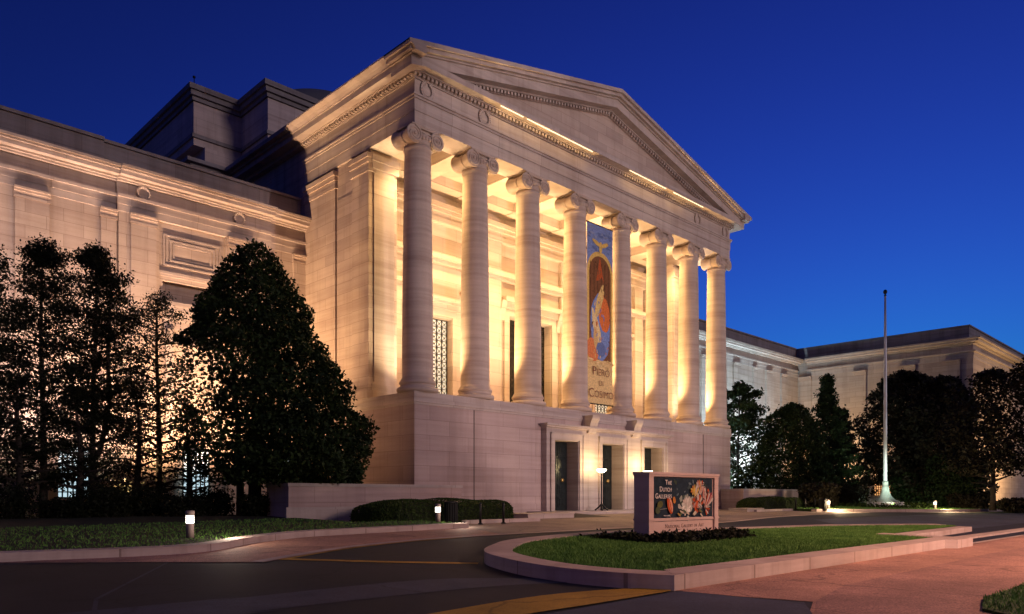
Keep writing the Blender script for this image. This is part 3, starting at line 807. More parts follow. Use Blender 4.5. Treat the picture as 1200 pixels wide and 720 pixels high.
# ------------------------------------------------------------ hedges
def hedge(x0,x1,y0,y1,h,label,n,zb):
    t=empty('hedge',((x0+x1)/2,(y0+y1)/2,zb),0,label,'hedge','clipped boxwood hedges beside the entrance')
    cx,cy=(x1-x0)/2,(y1-y0)/2
    q=rng.random((n,3))*2-1
    # rounded box shell
    ax=rng.integers(0,3,n); sg=np.where(rng.random(n)<.5,-1,1); q[np.arange(n),ax]=np.where(ax==2,1,sg)*(.93+.12*rng.random(n))
    e=(np.abs(q)**5).sum(1)**(1/5.); q/=e[:,None]
    bumpy=1+.05*np.sin(q[:,0]*cx*2.3)+.05*np.sin(q[:,1]*3+q[:,0]*cx*1.1)
    P=np.stack([q[:,0]*cx*(1+.01*rng.normal(size=n)),q[:,1]*cy*(1+.03*rng.normal(size=n)),np.abs(q[:,2])*h*bumpy],1)
    ends=1-.0*np.abs(q[:,0])
    link('foliage',leaf_mesh('foliage',P,.055,M['leaf_hedge']),None,t)
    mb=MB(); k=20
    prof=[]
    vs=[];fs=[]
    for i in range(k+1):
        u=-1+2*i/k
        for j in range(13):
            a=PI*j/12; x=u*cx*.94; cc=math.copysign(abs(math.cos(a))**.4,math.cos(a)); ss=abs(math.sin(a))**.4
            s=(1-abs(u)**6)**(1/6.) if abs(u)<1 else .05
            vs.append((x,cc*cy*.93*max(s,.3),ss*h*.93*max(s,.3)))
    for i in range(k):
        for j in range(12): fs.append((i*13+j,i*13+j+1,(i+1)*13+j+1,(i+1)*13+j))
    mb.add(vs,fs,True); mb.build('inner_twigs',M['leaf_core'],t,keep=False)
    return t
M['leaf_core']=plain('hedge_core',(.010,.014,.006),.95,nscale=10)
hedge(17.2,24.9,24.6,27.4,.95,'clipped dark green hedge in front of the left low wall, behind black posts',26000,.45)
hedge(50.6,58.4,26.0,28.2,.95,'clipped dark green hedge behind the sign at the right low wall',16000,.5)
# hedge edging
sheet('kerb_edging',[(20.6,23.55),(25.2,23.65),(25.2,23.9),(20.6,23.8)],.16,M['kerb'],bottom=-.02)
sheet('kerb_edging',[(49,25.4),(58.5,25.4),(58.5,25.65),(49,25.65)],.16,M['kerb'],bottom=-.02)
def slab(x0,x1,y0,y1,z,label):
    mb=MB(); mb.box(x0,x1,y0,y1,g(y0)-.05,z-.05); 
    t=empty('stone_step',((x0+x1)/2,y0,g(y0)),0,label,'step')
    mb.build('riser',M['marble_trim'],t); mb=MB(); mb.box(x0-.03,x1+.03,y0-.03,y1,z-.05,z); mb.build('tread',M['marble_trim'],t)
slab(26.2,29.6,25.4,27.2,.72,'low pale stone block at the left end of the entrance approach')
slab(48.0,50.4,25.6,27.0,.72,'low pale stone block right of the sign at the hedge foot')
mb=MB(); mb.prism([(25.2,g(25.2)+.012),(28.4,.66),(28.4,.60),(25.2,g(25.2))],(29.7,32.4),'x'); o=mb.build('ramp_mat',M['mat']); tag(o,'dark rubber ramp mat on the paving before the leftmost door','mat')

# ------------------------------------------------------------ bollard lights, posts, bins
def bollard(x,y,z,label):
    t=empty('bollard_light',(x,y,z),random.random(),label,'bollard light','low lit bollard lamps along the kerbs')
    return t
def bollard_parts(t):
    mb=MB(); mb.lathe([(.10,0),(.10,.36),(.085,.38)],seg=20); mb.build('post',M['bollard'],t,keep=False)
    mb=MB(); mb.lathe([(.095,.38),(.105,.40),(.105,.575),(.095,.59)],seg=20); mb.build('lamp_glass',M['lamp_cool'],t,keep=False)
    for z in (.44,.50,.55):
        mb=MB(); mb.lathe([(.100,z),(.113,z+.004),(.113,z+.012),(.100,z+.016)],seg=20); mb.build('louvre_ring',M['bollard'],t,keep=False)
    mb=MB(); mb.lathe([(.115,.59),(.118,.68),(.10,.71),(.02,.72)],seg=20); mb.build('cap',M['bollard'],t,keep=False)
def copy_tree(o,parent=None):
    c=o.copy(); COL.objects.link(c)
    if parent: c.parent=parent
    for ch in o.children: copy_tree(ch,c)
    return c
BL=[(7.95,20.05,'lit bollard lamp on the dark lawn at the left kerb bend'),
    (18.6,22.9,'lit bollard lamp standing before the left hedge'),
    (56.6,23.6,'lit bollard lamp beside the bin at the far right kerb, nearer the hedge'),
    (67.8,19.6,'lit bollard lamp in the far lawn just right of the flagpole')]
b0=bollard(*BL[0][:2],g(BL[0][1])+KH-.03,BL[0][2]); bollard_parts(b0)
for x,y,l in BL[1:]:
    c=copy_tree(b0); c.location=(x,y,g(y)+.17); c['label']=l
def pt(name,loc,power,col,r=.1):
    l=bpy.data.lights.new(name,'POINT'); l.energy=power; l.color=col; l.shadow_soft_size=r
    o=bpy.data.objects.new(name,l); COL.objects.link(o); o.location=loc; return o
def spot(name,loc,target,power,col,angle=80,blend=1,r=.15):
    l=bpy.data.lights.new(name,'SPOT'); l.energy=power; l.color=col; l.spot_size=R(angle); l.spot_blend=blend; l.shadow_soft_size=r
    o=bpy.data.objects.new(name,l); COL.objects.link(o); o.location=loc
    d=Vector(target)-Vector(loc); o.rotation_euler=d.to_track_quat('-Z','Y').to_euler(); return o
BCOL=(1,.80,.62)
for (x,y,l),pw,dx,dy in zip(BL,(60,60,520,520),(.7,.5,-.5,-.4),(-.95,-.9,-1.1,-1.1)):
    pt('bollard_glow',(x+dx,y+dy,g(y)+.62),pw,BCOL if x<30 else (1,.72,.40),.06)
posts=[(20.99,23.08,'thin black metal post in front of the left hedge, nearer the bin'),(22.32,23.09,'thin black metal post at the right end of the left hedge'),
  (54.6,25.2,'thin black post at the right hedge, leftmost of three'),(55.8,25.0,'thin black post at the right hedge, middle of three'),(57.2,24.9,'thin black post at the right hedge, nearest the bin')]
p0=empty('metal_post',(0,0,0),0,'x','post','thin black posts before the hedges')
mb=MB(); mb.lathe([(.055,0),(.055,.86),(.035,.9)],seg=14); mb.build('shaft',M['black'],p0,keep=False)
mb=MB(); mb.lathe([(.11,0),(.11,.03),(.07,.06)],seg=14); mb.build('base_flange',M['black'],p0,keep=False)
for i,(x,y,l) in enumerate(posts):
    c=p0 if i==0 else copy_tree(p0); c.location=(x,y,g(y)+.008); c['label']=l
t0=empty('litter_bin',(20.15,23.95,g(23.9)),0,'black slatted litter bin between the hedge and the bollard lamp, left side','bin','black litter bins beside the hedges')
mb=MB()
for k in range(16):
    a=2*PI*k/16; mb.box(.24*math.cos(a)-.03,.24*math.cos(a)+.03,.24*math.sin(a)-.03,.24*math.sin(a)+.03,.05,.86)
mb.lathe([(.21,.05),(.21,.84)],seg=16); mb.build('slatted_body',M['black'],t0,keep=False)
mb=MB(); mb.lathe([(.29,.86),(.30,.90),(.25,.95),(.14,.95)],seg=20); mb.build('rim',M['black'],t0,keep=False)
c=copy_tree(t0); c.location=(55.4,23.5,g(23.5)+.01); c['label']='black slatted litter bin next to the far right bollard lamp'

# ------------------------------------------------------------ torchieres
tl=empty('torchiere_lamp',(36.35,29.0,.69),0,'black standing torchiere with a glowing bowl between the left and middle doors','lamp','standing torchieres between the museum doors')
mb=MB(); mb.lathe([(.06,.25),(.06,.4),(.045,.45),(.045,2.2),(.07,2.25),(.05,2.3)],seg=16); mb.build('stem',M['black'],tl,keep=False)
mb=MB()
for k in range(4):
    a=PI/4+PI/2*k; mb.tube([(0,0,.42),(.15*math.cos(a),.15*math.sin(a),.22),(.34*math.cos(a),.34*math.sin(a),.06),(.40*math.cos(a),.40*math.sin(a),.02)],[.05,.05,.045,.05],8)
mb.build('tripod_foot',M['black'],tl,keep=False)
mb=MB(); mb.lathe([(.03,2.3),(.15,2.33),(.27,2.42),(.31,2.52),(.27,2.52),(.1,2.42)],seg=24); mb.build('bowl',M['lamp_warm'],tl,keep=False)
c=copy_tree(tl); c.location=(41.2,29.0,.69); c['label']='black standing torchiere behind the stone sign, between the middle and right doors'
for x in (36.35,41.2): pt('torchiere_glow',(x,29.0,3.42),250,(1,.64,.29),.2)
pt('torchiere_glow',(45.3,29.0,3.42),50,(1,.72,.36),.2)  # point light right of the doors, no torchiere stands here

# ------------------------------------------------------------ stone sign on the island
SX,SYs=17.1,12.0; zs=g(12)+IK-.05
sign=empty('stone_sign',(SX+1.8,SYs+.25,zs),0,'pink stone monument sign with a flower poster standing on the island lawn','sign')
W=3.62; D=.5; z0=zs-.1
mb=MB(); mb.box(SX+.16,SX+W-.16,SYs+.06,SYs+D-.06,z0,zs+1.83); mb.build('slab',M['signstone'],sign)
for x in (SX,SX+W-.22):
    mb=MB(); mb.box(x,x+.22,SYs,SYs+D,z0,zs+1.78); mb.box(x-.02,x+.24,SYs-.02,SYs+D+.02,zs+.56,zs+.61); mb.build('pillar',M['signstone'],sign)
mb=MB(); mb.box(SX-.03,SX+W+.03,SYs-.03,SYs+D+.03,zs+1.83,zs+1.90); mb.box(SX-.01,SX+W+.01,SYs-.01,SYs+D+.01,zs+1.78,zs+1.83); mb.build('coping',M['signstone'],sign)
mb=MB(); mb.box(SX+.22,SX+W-.22,SYs+.02,SYs+.059,zs+.54,zs+.60); mb.build('ledge',M['signstone'],sign)
# poster: a dark still-life of generic flowers
def flat_art(items,origin,y,name,mat,parent,step=.0016):
    """items: (list of (u,v), colour) painted one over another; u to the right, v up; printed sheet facing -Y"""
    vs=[];fs=[];cols=[]
    for k,(poly,c) in enumerate(items):
        n=len(vs)
        for u,v in poly: vs.append((origin[0]+u,y-step*k,origin[1]+v)); cols.append((*c,1))
        fs.append(tuple(range(n,n+len(poly))))
    me=bpy.data.meshes.new(name); me.from_pydata(vs,[],fs)
    ca=me.color_attributes.new('Col','FLOAT_COLOR','POINT')
    for i,c in enumerate(cols): ca.data[i].color=c
    return link(name,me,mat,parent,None,True)
def ell(cx,cy,a,b,rot=0,n=14,wob=.0):
    o=[]
    for i in range(n):
        t=2*PI*i/n; k=1+wob*random.uniform(-1,1)
        x=a*k*math.cos(t); y=b*k*math.sin(t); o.append((cx+x*math.cos(rot)-y*math.sin(rot),cy+x*math.sin(rot)+y*math.cos(rot)))
    return o
def rect(a,b,c,d): return [(a,c),(b,c),(b,d),(a,d)]
PW,PH=W-.44-.1,1.14
it=[(rect(0,PW,0,PH),(.022,.036,.052))]
for k in range(26): it.append((ell(random.uniform(.9,2.7),random.uniform(.35,1.06),random.uniform(.03,.12),random.uniform(.02,.06),random.uniform(0,3),9,.3),random.choice([(.09,.13,.15),(.06,.09,.10),(.14,.19,.22),(.05,.07,.05)])))
def flower(cx,cy,r,cols,n,inner):
    for k in range(n):
        a=2*PI*k/n+random.uniform(-.2,.2); it.append((ell(cx+r*.55*math.cos(a),cy+r*.55*math.sin(a),r*.55,r*.26,a,10,.12),random.choice(cols)))
    it.append((ell(cx,cy,r*.28,r*.25,0,10,.2),inner))
def bloom(cx,cy,r,cols,n,a0,spread):
    for k in range(n):
        a=a0+spread*(k/(n-1)-.5); it.append((ell(cx+r*.6*math.cos(a),cy+r*.6*math.sin(a),r*.62,r*.15,a,10,.1),cols[k%len(cols)]))
red=(.42,.085,.03); wht=(.46,.42,.38); org=(.46,.20,.05); yel=(.5,.36,.10); pnk=(.40,.20,.17)
for k in range(30): it.append((ell(random.gauss(1.65,.18),random.gauss(.38,.13),.10,.07,random.random()*3,9,.3),random.choice([(.42,.42,.38),(.55,.54,.50),(.28,.32,.28)])))
flower(1.62,.30,.24,[wht,(.48,.50,.46),(.62,.6,.55)],11,(.4,.42,.36))
flower(2.22,.42,.27,[wht,red,pnk],12,red)
bloom(2.36,.66,.36,[wht,red,wht,org,pnk],6,PI/2,1.0)
bloom(2.58,.30,.48,[wht,pnk,(.22,.04,.06),wht,red,(.10,.03,.03)],8,PI/3,1.2)
bloom(2.62,.30,.24,[red,wht,(.15,.04,.03)],5,-.6,1.2)
for k in range(60): it.append((ell(random.uniform(1.9,2.9),random.uniform(.15,1.05),random.uniform(.03,.10),random.uniform(.008,.02),random.uniform(0,3),8,.3),random.choice([(.03,.04,.05),(.05,.03,.03),(.5,.42,.36),(.02,.03,.03)])))
flower(1.95,.78,.14,[yel,org],7,(.5,.35,.05))
bloom(2.02,.60,.3,[yel,wht],3,PI/2.6,.7)
it.append((ell(.74,.36,.13,.26,.35,14),red)); it.append((ell(.78,.36,.07,.21,.35,12),(.62,.36,.25))); it.append((ell(.76,.36,.03,.18,.35,12),red))
it.append((ell(.95,.50,.07,.10,.2,10),org)); it.append((ell(.25,.38,.14,.10,.3,12),(.10,.11,.04))); it.append((ell(.14,.22,.12,.10,.1,12),(.07,.09,.05)))
for a,b in (((.25,.24),(.6,.26)),((.4,.06),(.8,.08))): it.append(([(a[0],a[1]),(b[0],b[1]),(b[0],b[1]+.012),(a[0],a[1]+.012)],(.3,.3,.28)))
for k in range(10): it.append((ell(random.uniform(1.1,2.9),random.uniform(.05,.2),.10,.03,random.uniform(-.6,.6),9,.2),random.choice([(.10,.14,.08),(.30,.20,.06),(.5,.45,.35)])))
ps=flat_art(it,(SX+.28,zs+.62),SYs+.055,'flower_poster',M['poster'],sign,.0003)
yt=SYs-.01
for s,zz in (('The',.93),('Dutch',.74),('Galleries',.55)):
    me=text_mesh(s,.20,'RIGHT'); put_text('poster_lettering',me,M['letter_white'],sign,(SX+.28+.80,yt,zs+.62+zz))
me=text_mesh('West Building',.05,'LEFT',False); put_text('poster_lettering',me,M['letter_white'],sign,(SX+.28+.42,yt,zs+.67))
me=text_mesh('National Gallery of Art',.165,'CENTER',True,.003,1.12); put_text('engraved_lettering',me,M['engraved'],sign,(SX+W/2+.05,SYs+.056,zs+.33))
me=text_mesh('Sixth Street',.10,'CENTER',True,.003,1.12); 
bpy.data.meshes.remove(me)
# ground cover below the sign
n=9000
P=np.stack([rng.uniform(SX-.35,SX+W+.45,n),SYs-.42+rng.normal(size=n)*.26,zs+np.abs(rng.normal(size=n))*.085+.02],1)
P2=np.stack([rng.uniform(SX-.7,SX+.2,3000),SYs+.5+rng.normal(size=3000)*.5,zs+np.abs(rng.normal(size=3000))*.08],1)
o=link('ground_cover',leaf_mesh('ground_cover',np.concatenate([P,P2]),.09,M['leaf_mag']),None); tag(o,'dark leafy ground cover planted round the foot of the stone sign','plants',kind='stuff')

# ------------------------------------------------------------ banner between the middle columns
bx0,bx1,bz0,bz1=37.52,40.16,7.55,19.2; by=31.1
bn=empty('banner',((bx0+bx1)/2,by,bz0),0,'tall printed exhibition banner hanging between the two middle columns','banner')
BW,BH=bx1-bx0,bz1-bz0
blue=(.20,.27,.50); gold=(.68,.46,.13); brown=(.20,.09,.04); 
it=[(rect(0,BW,0,BH),blue),(rect(0,BW,0,2.9),(.74,.54,.24))]
arch=[(.0,2.9),(BW,2.9),(BW,8.6)]+[(BW/2+BW/2*math.cos(PI*k/16),8.6+1.35*math.sin(PI*k/16)) for k in range(1,16)]+[(0,8.6)]
it.append((arch,gold))
arch2=[(.2,2.9),(BW-.2,2.9),(BW-.2,8.5)]+[(BW/2+(BW/2-.2)*math.cos(PI*k/16),8.5+1.15*math.sin(PI*k/16)) for k in range(1,16)]+[(.2,8.5)]
it.append((arch2,brown))
for k in range(6): it.append((rect(.3+k*.37,.36+k*.37,4.5,9.2),(.10,.045,.02)))
it.append(([(.9,8.0),(1.3,9.6),(1.7,8.0),(1.45,8.35),(1.3,8.1)],(.45,.10,.03)))
it.append((ell(1.35,5.0,1.0,2.2,.05,22,.04),(.19,.27,.52)))
it.append((ell(1.75,5.9,.58,1.15,.1,18,.05),(.66,.18,.05)))
it.append((ell(.55,3.5,.62,.8,.4,16,.08),(.66,.22,.08)))
it.append((ell(1.25,6.7,.30,1.15,-.35,18,.10),(.72,.52,.18))); it.append((ell(.95,5.0,.30,1.2,.35,18,.12),(.76,.58,.28)))
it.append((ell(.85,4.3,.22,.7,.1,14,.08),(.62,.42,.18))); it.append((ell(1.4,3.6,.5,.5,0,14,.1),(.13,.18,.36)))
for k in range(70):
    u=random.uniform(.35,BW-.35); v=random.uniform(3.0,9.2); c=random.choice([brown,(.10,.045,.02),(.22,.11,.05)])
    if abs(u-1.4)<.75 and v<7.2: c=random.choice([(.16,.22,.42),(.22,.30,.52),(.60,.20,.07),(.66,.48,.20),(.70,.54,.26),(.46,.34,.34)])
    it.append((ell(u,v,random.uniform(.02,.06),random.uniform(.06,.24),random.uniform(-.4,.4),8,.25),c))
for k in range(50): it.append((ell(random.uniform(.1,BW-.1),random.uniform(9.9,BH-.1),random.uniform(.05,.3),random.uniform(.04,.12),0,9,.3),random.choice([(.20,.27,.47),(.13,.18,.36),(.24,.28,.42)])))
for k in range(30): it.append((ell(random.uniform(.1,BW-.1),random.uniform(2.2,2.9),random.uniform(.05,.3),random.uniform(.03,.08),0,9,.3),random.choice([(.64,.44,.18),(.78,.6,.30)])))
for a in (.35,2.79): it.append((ell(BW/2+.42*math.cos(a),10.35+.25*math.sin(a),.46,.14,a,12,.1),gold))
it.append((ell(BW/2,10.2,.16,.4,0,12),gold))
cl=flat_art(it,(bx0,bz0),by,'printed_cloth',M['banner'],bn,.0003)
mb=MB(); mb.box(bx0,bx1,by+.004,by+.02,bz0,bz1); mb.build('cloth_back',M['letter_white'],bn)
for z in (bz0,bz1): 
    mb=MB(); mb.tube([(bx0-.05,by+.02,z),(bx1+.05,by+.02,z)],.045,8); mb.build('hanging_rod',M['black'],bn)
for s,zz,sz in (('Piero',1.85,.82),('di',1.2,.62),('Cosimo',.42,.82)):
    me=text_mesh(s,sz,'CENTER',True,.005,1.0); put_text('banner_lettering',me,M['letter_brown'],bn,((bx0+bx1)/2,by-.10,bz0+zz))

# ------------------------------------------------------------ flagpole
FX,FY=69.4,24.0; fz=g(FY)+.17
fp=empty('flagpole',(FX,FY,fz),0,'tall bare pale flagpole with a flared base on white stone steps','flagpole')
mb=MB(); 
for i,(r,z0,z1) in enumerate(((2.1,0,.16),(1.55,.16,.45))): mb.lathe([(r,z0-.05*(i==0)),(r,z1)],seg=8,smooth=False)
mb.build('stepped_base',M['white'],fp,keep=False)
mb=MB(); mb.lathe([(1.15,.45),(1.1,.52),(.8,.64),(.52,.90),(.36,1.25),(.28,1.7),(.29,1.76),(.24,1.8),(.22,2.15),(.25,2.2),(.16,2.26)],seg=24); mb.build('flared_foot',M['patina'],fp,keep=False)
mb=MB(); mb.lathe([(.15,2.2),(.145,8),(.115,14),(.08,18.35)],seg=16); mb.build('pole',M['steel'],fp,keep=False)
mb=MB(); mb.lathe([(.06,18.35),(.12,18.42),(.05,18.5),(.15,18.62),(.17,18.75),(.12,18.88),(.02,18.93)],seg=14); mb.build('finial',M['black'],fp,keep=False)
n=2600; a=rng.random(n)*2*PI; rr=2.3+rng.random(n)*1.6
P=np.stack([FX+rr*np.cos(a),FY+rr*np.sin(a),fz+np.abs(rng.normal(size=n))*.16],1)
o=link('ground_cover',leaf_mesh('flagpole_plants',P,.16,M['leaf_hedge']),None); tag(o,'bright green low plants ringing the white flagpole base','plants',kind='stuff')

# ------------------------------------------------------------ TREES
def trunk_mb(h,r,lean=(0,0),wob=.15,seg=9,n=9):
    pts=[];rad=[];ph=random.random()*6
    for i in range(n+1):
        t=i/n; pts.append((lean[0]*t+wob*math.sin(ph+t*5)*t,lean[1]*t+wob*math.cos(ph*1.3+t*4)*t,h*t)); rad.append(r*(1.25 if i==0 else 1)*(1-.85*t)+.012)
    return pts,rad
def limbs(mb,pts,rad,z0,z1,n,L,up=.25):
    tips=[]
    for k in range(n):
        t=z0+(z1-z0)*(k+random.random()*.6)/n
        i=min(int(t*(len(pts)-1)),len(pts)-2); f=t*(len(pts)-1)-i
        p=Vector(pts[i]).lerp(Vector(pts[i+1]),f); a=k*2.4+random.random()*.8
        l=L(t)*random.uniform(.75,1.1); d=Vector((math.cos(a),math.sin(a),up*random.uniform(.3,1.3)))
        q=p+d*l*.5+Vector((0,0,.05*l)); e=p+d*l
        mb.tube([p,q,e],[rad[i]*.45+.012,rad[i]*.28+.01,.012],6); tips.append((p,q,e,l))
    return tips
def layered_tree(t,h,R0,nl,leaf,mat,nleaf,z0=.22,dens_top=1.0,twin=None,sparse=.3,prof=None):
    """upright tree with horizontal pads of leaves and gaps between them"""
    mb=MB(); pts,rad=trunk_mb(h*.97,.15,wob=.12); mb.tube(pts,rad,9)
    prof=prof or (lambda u: (math.sin(PI*min(1,(1-u)*1.25+.02)*.5)**.75))
    L=lambda u: max(.25,R0*prof(u))
    tips=limbs(mb,pts,rad,z0,.97,nl,L)
    if twin:
        p2=[(twin[0]*min(1,i/3.)+.05*math.sin(i),twin[1]*min(1,i/3.),h*.16+h*.78*i/9) for i in range(10)]; r2=[.12*(1-.8*i/9)+.012 for i in range(10)]
        p2[0]=pts[2]; mb.tube(p2,r2,8); tips+=limbs(mb,p2,r2,.15,.97,nl//2,L)
    P=[]
    per=max(20,nleaf//(len(tips)*3))
    for p,q,e,l in tips:
        for c,k,s in ((p.lerp(e,.45),.55,.9),(p.lerp(e,.75),.8,1.0),(e,.9,.9)):
            if random.random()<sparse*.5: continue
            rr=.27*l*s+.20
            P.append(blob_pts(int(per*random.uniform(.5,1.5)),(c.x,c.y,c.z+random.uniform(-.1,.15)),(rr,rr,rr*.42),.25))
    top=pts[-1]; P.append(blob_pts(int(nleaf*.05*dens_top),(top[0],top[1],h*.955),(.55,.55,.5),.2))
    P=np.concatenate(P)
    P+=rng.normal(size=P.shape)*.13
    mb.build('trunk',M['bark'],t,keep=False)
    link('crown',leaf_mesh('crown',P,leaf,mat),None,t)
    return t
def tree(x,y,label,cat='tree',group=None,z=None,name='tree'):
    return empty(name,(x,y,g(y)+.1 if z is None else z),0,label,cat,group)
GL='slender trees along the left wing'
taper=lambda u: min(1,.30+1.15*(1-u)**.75)*(1 if u>.3 else .9)
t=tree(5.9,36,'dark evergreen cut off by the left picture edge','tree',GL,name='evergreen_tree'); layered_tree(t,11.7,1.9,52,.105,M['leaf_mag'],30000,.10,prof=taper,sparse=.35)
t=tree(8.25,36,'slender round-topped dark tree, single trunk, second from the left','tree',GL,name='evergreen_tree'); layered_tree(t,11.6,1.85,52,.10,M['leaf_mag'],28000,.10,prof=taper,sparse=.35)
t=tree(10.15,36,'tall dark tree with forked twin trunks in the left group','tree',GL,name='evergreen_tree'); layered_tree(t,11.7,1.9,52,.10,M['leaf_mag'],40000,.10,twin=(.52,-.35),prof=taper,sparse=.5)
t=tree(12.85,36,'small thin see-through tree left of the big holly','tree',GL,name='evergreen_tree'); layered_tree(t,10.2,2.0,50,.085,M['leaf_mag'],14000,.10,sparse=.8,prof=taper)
# big dense holly
t=tree(15.4,32.2,'big dense broad dark holly tree overhanging the left low wall','tree',name='holly_tree')
mb=MB()
for dx,dy,hh in ((-.35,.1,9.5),(.1,-.05,11),(.45,.25,9)):
    pts,rad=trunk_mb(hh,.17,(dx*1.2,dy),.15); pts=[(p[0]+dx,p[1]+dy,p[2]) for p in pts]; mb.tube(pts,rad,9); limbs(mb,pts,rad,.2,.95,14,lambda u:2.6*(1-u)+.4)
mb.build('trunk',M['bark'],t,keep=False)
zz=[1.5,2.2,3.2,5.4,7.3,9.2,11.1,11.7,12.2]; rr=[2.9,3.7,4.0,3.7,3.0,2.2,1.2,.7,.2]; oo=[1.5,1.35,1.05,.6,.25,.12,.2,.2,.2]
n=78000
z=1.5+rng.random(n*2)**1.15*10.7; r=np.interp(z,zz,rr); keep=rng.random(n*2)<(r/4.0)**1.2; z=z[keep][:n]; n=len(z); r=np.interp(z,zz,rr); o_=np.interp(z,zz,oo)
a=rng.random(n)*2*PI
lump=1+.08*np.sin(a*5+z*1.1)+.08*np.sin(a*3-z*2.3)+.06*np.sin(a*9+z*3.7)+.05*np.sin(a*2+z*5.1)
q=np.where(rng.random(n)<.62,.86+.16*rng.random(n),np.sqrt(rng.random(n)))*r*lump
x=q*np.cos(a)+o_*.711; y=q*np.sin(a)-o_*.703
# ragged, thinner on the left lower side
side=-(x*.711-y*.703); thin=(side>.4)&(z<7.6)&(rng.random(n)<.80)
clump=np.sin(x*2.1+z*1.7)*np.sin(y*2.3-z*1.3)*np.sin(z*2.6+x)
gap=(clump>np.where(side>0,.33,.5))&(q<r*.9)
k=~(thin|gap)
P=np.stack([x,y,z],1)[k]+rng.normal(size=(k.sum(),3))*.08
link('crown',leaf_mesh('crown',P,.155,M['leaf_dark']),None,t)
# shrubs below the left trees
def shrub(x,y,h,r,n,mat,label,group,leaf=.12,name='shrub',z=None):
    t=tree(x,y,label,'shrub',group,z=z,name=name)
    mb=MB()
    P=[]
    for k in range(9):
        a=k*2.4; l=random.uniform(.55,1); e=(r*.7*l*math.cos(a),r*.7*l*math.sin(a),h*random.uniform(.5,.95)); mb.tube([(0,0,0),(e[0]*.4,e[1]*.4,e[2]*.55),e],[.03,.02,.008],5)
        P.append(blob_pts(n//14,(e[0],e[1],e[2]*.85),(r*.5,r*.5,h*.28),.3)); P.append(blob_pts(n//18,(e[0]*.9,e[1]*.9,e[2]*.4),(r*.5,r*.5,h*.3),.2))
    mb.build('stems',M['bark'],t,keep=False)
    P=np.concatenate(P); P[:,2]=np.abs(P[:,2])
    link('foliage',leaf_mesh('foliage',P,leaf,mat),None,t)
GS='dark shrubs under the left trees'
sl=['dark low shrub at the far left picture edge under the trees','dark spreading shrub between the first two slender trunks','dark shrub in front of the twin trunk tree','dark shrub left of the lit bollard lamp','dark loose shrub below the small thin tree','dark shrub right behind the lit bollard lamp','dark shrub left of the holly trunks','dark shrub at the foot of the holly trunks beside the low wall']
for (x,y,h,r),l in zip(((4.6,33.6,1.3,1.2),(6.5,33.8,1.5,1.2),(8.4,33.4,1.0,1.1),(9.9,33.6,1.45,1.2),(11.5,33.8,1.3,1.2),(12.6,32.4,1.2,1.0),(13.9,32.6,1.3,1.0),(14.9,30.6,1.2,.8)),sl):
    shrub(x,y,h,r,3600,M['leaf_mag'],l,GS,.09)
GS2='sparse understorey saplings before the left wing'
sl=['thin sapling before the left wing, at the left edge','thin sapling before the left wing between first and second tree','thin sapling before the left wing behind the twin trunks','thin sapling before the left wing right of the thin tree','thin sapling before the left wing behind the holly']
for (x,y),l in zip(((4.0,34.6),(7.2,35),(9.2,34.6),(11.6,35),(13.9,35.2)),sl):
    t=tree(x,y,l,'sapling',GS2,name='sapling'); layered_tree(t,random.uniform(5,6.2),1.5,22,.10,M['leaf_mag'],3000,.2,sparse=.9)
# ---- right hand trees
GR='trees before the right wing'
t=tree(65.8,36,'open leafy tree just right of the portico corner','tree',GR,name='broadleaf_tree'); layered_tree(t,11.6,3.6,48,.26,M['leaf_con'],13000,.12,sparse=.5,prof=taper)
def dome_tree(x,y,h,r,n,mat,label,leaf=.22,lo=.06,pw=.5,name='evergreen_tree',group=GR,gapk=.3,lump_=1.0):
    t=tree(x,y,label,'tree',group,name=name)
    mb=MB(); pts,rad=trunk_mb(h*.85,.22); mb.tube(pts,rad,8); limbs(mb,pts,rad,.15,.95,22,lambda u:r*.8*(1-u)**.5); mb.build('trunk',M['bark'],t,keep=False)
    u=rng.random(n); z=lo*h+u*h*(1-lo); rp=r*np.clip(1-u**(1/pw*1.3),0,1)**.5*(.75+.25*np.sin(np.clip(u*3,0,1)*PI/2)); a=rng.random(n)*2*PI; ph=rng.random()*6
    lump=1+lump_*(.12*np.sin(a*4+z*.9+ph)+.10*np.sin(a*3-z*1.7+ph*2)+.06*np.sin(a*7+z*2.9))
    q=np.where(rng.random(n)<.6,.84+.2*rng.random(n),np.sqrt(rng.random(n)))*rp*lump
    x_=q*np.cos(a); y_=q*np.sin(a); clump=np.sin(x_*1.5+z*1.2+ph)*np.sin(y_*1.6-z)*np.sin(z*1.7+x_)
    k=~(clump>gapk)
    P=np.stack([x_,y_,z],1)[k]; P+=rng.normal(size=P.shape)*.12; P[:,2]=np.abs(P[:,2])
    link('crown',leaf_mesh('crown',P,leaf,mat),None,t); return t
dome_tree(67.0,31.2,9.2,3.1,26000,M['leaf_con'],'rounded dense green tree behind the right low wall',.2,.03)
t=tree(71.8,30.0,'pointed green conifer left of the flagpole','conifer',GR,name='conifer_tree'); layered_tree(t,12.4,2.9,70,.2,M['leaf_con'],18000,.06,prof=lambda u:(1-u)**.85+.05,sparse=.2)
t=tree(76.5,30.5,'slim dark conifer directly left of the flagpole base','conifer',GR,name='conifer_tree'); layered_tree(t,9.5,2.6,50,.2,M['leaf_oak'],14000,.06,prof=lambda u:(1-u)**.8+.05,sparse=.2)
dome_tree(83.0,26.6,13.6,4.5,24000,M['leaf_oak'],'large dark spreading tree right behind the flagpole',.3,.16,gapk=.25,name='oak_tree',lump_=1.5)
dome_tree(79,22.2,12.2,4.2,22000,M['leaf_oak'],'large dark tree two right of the flagpole before the pavilion corner',.3,.06,gapk=.25,name='oak_tree',lump_=1.5)
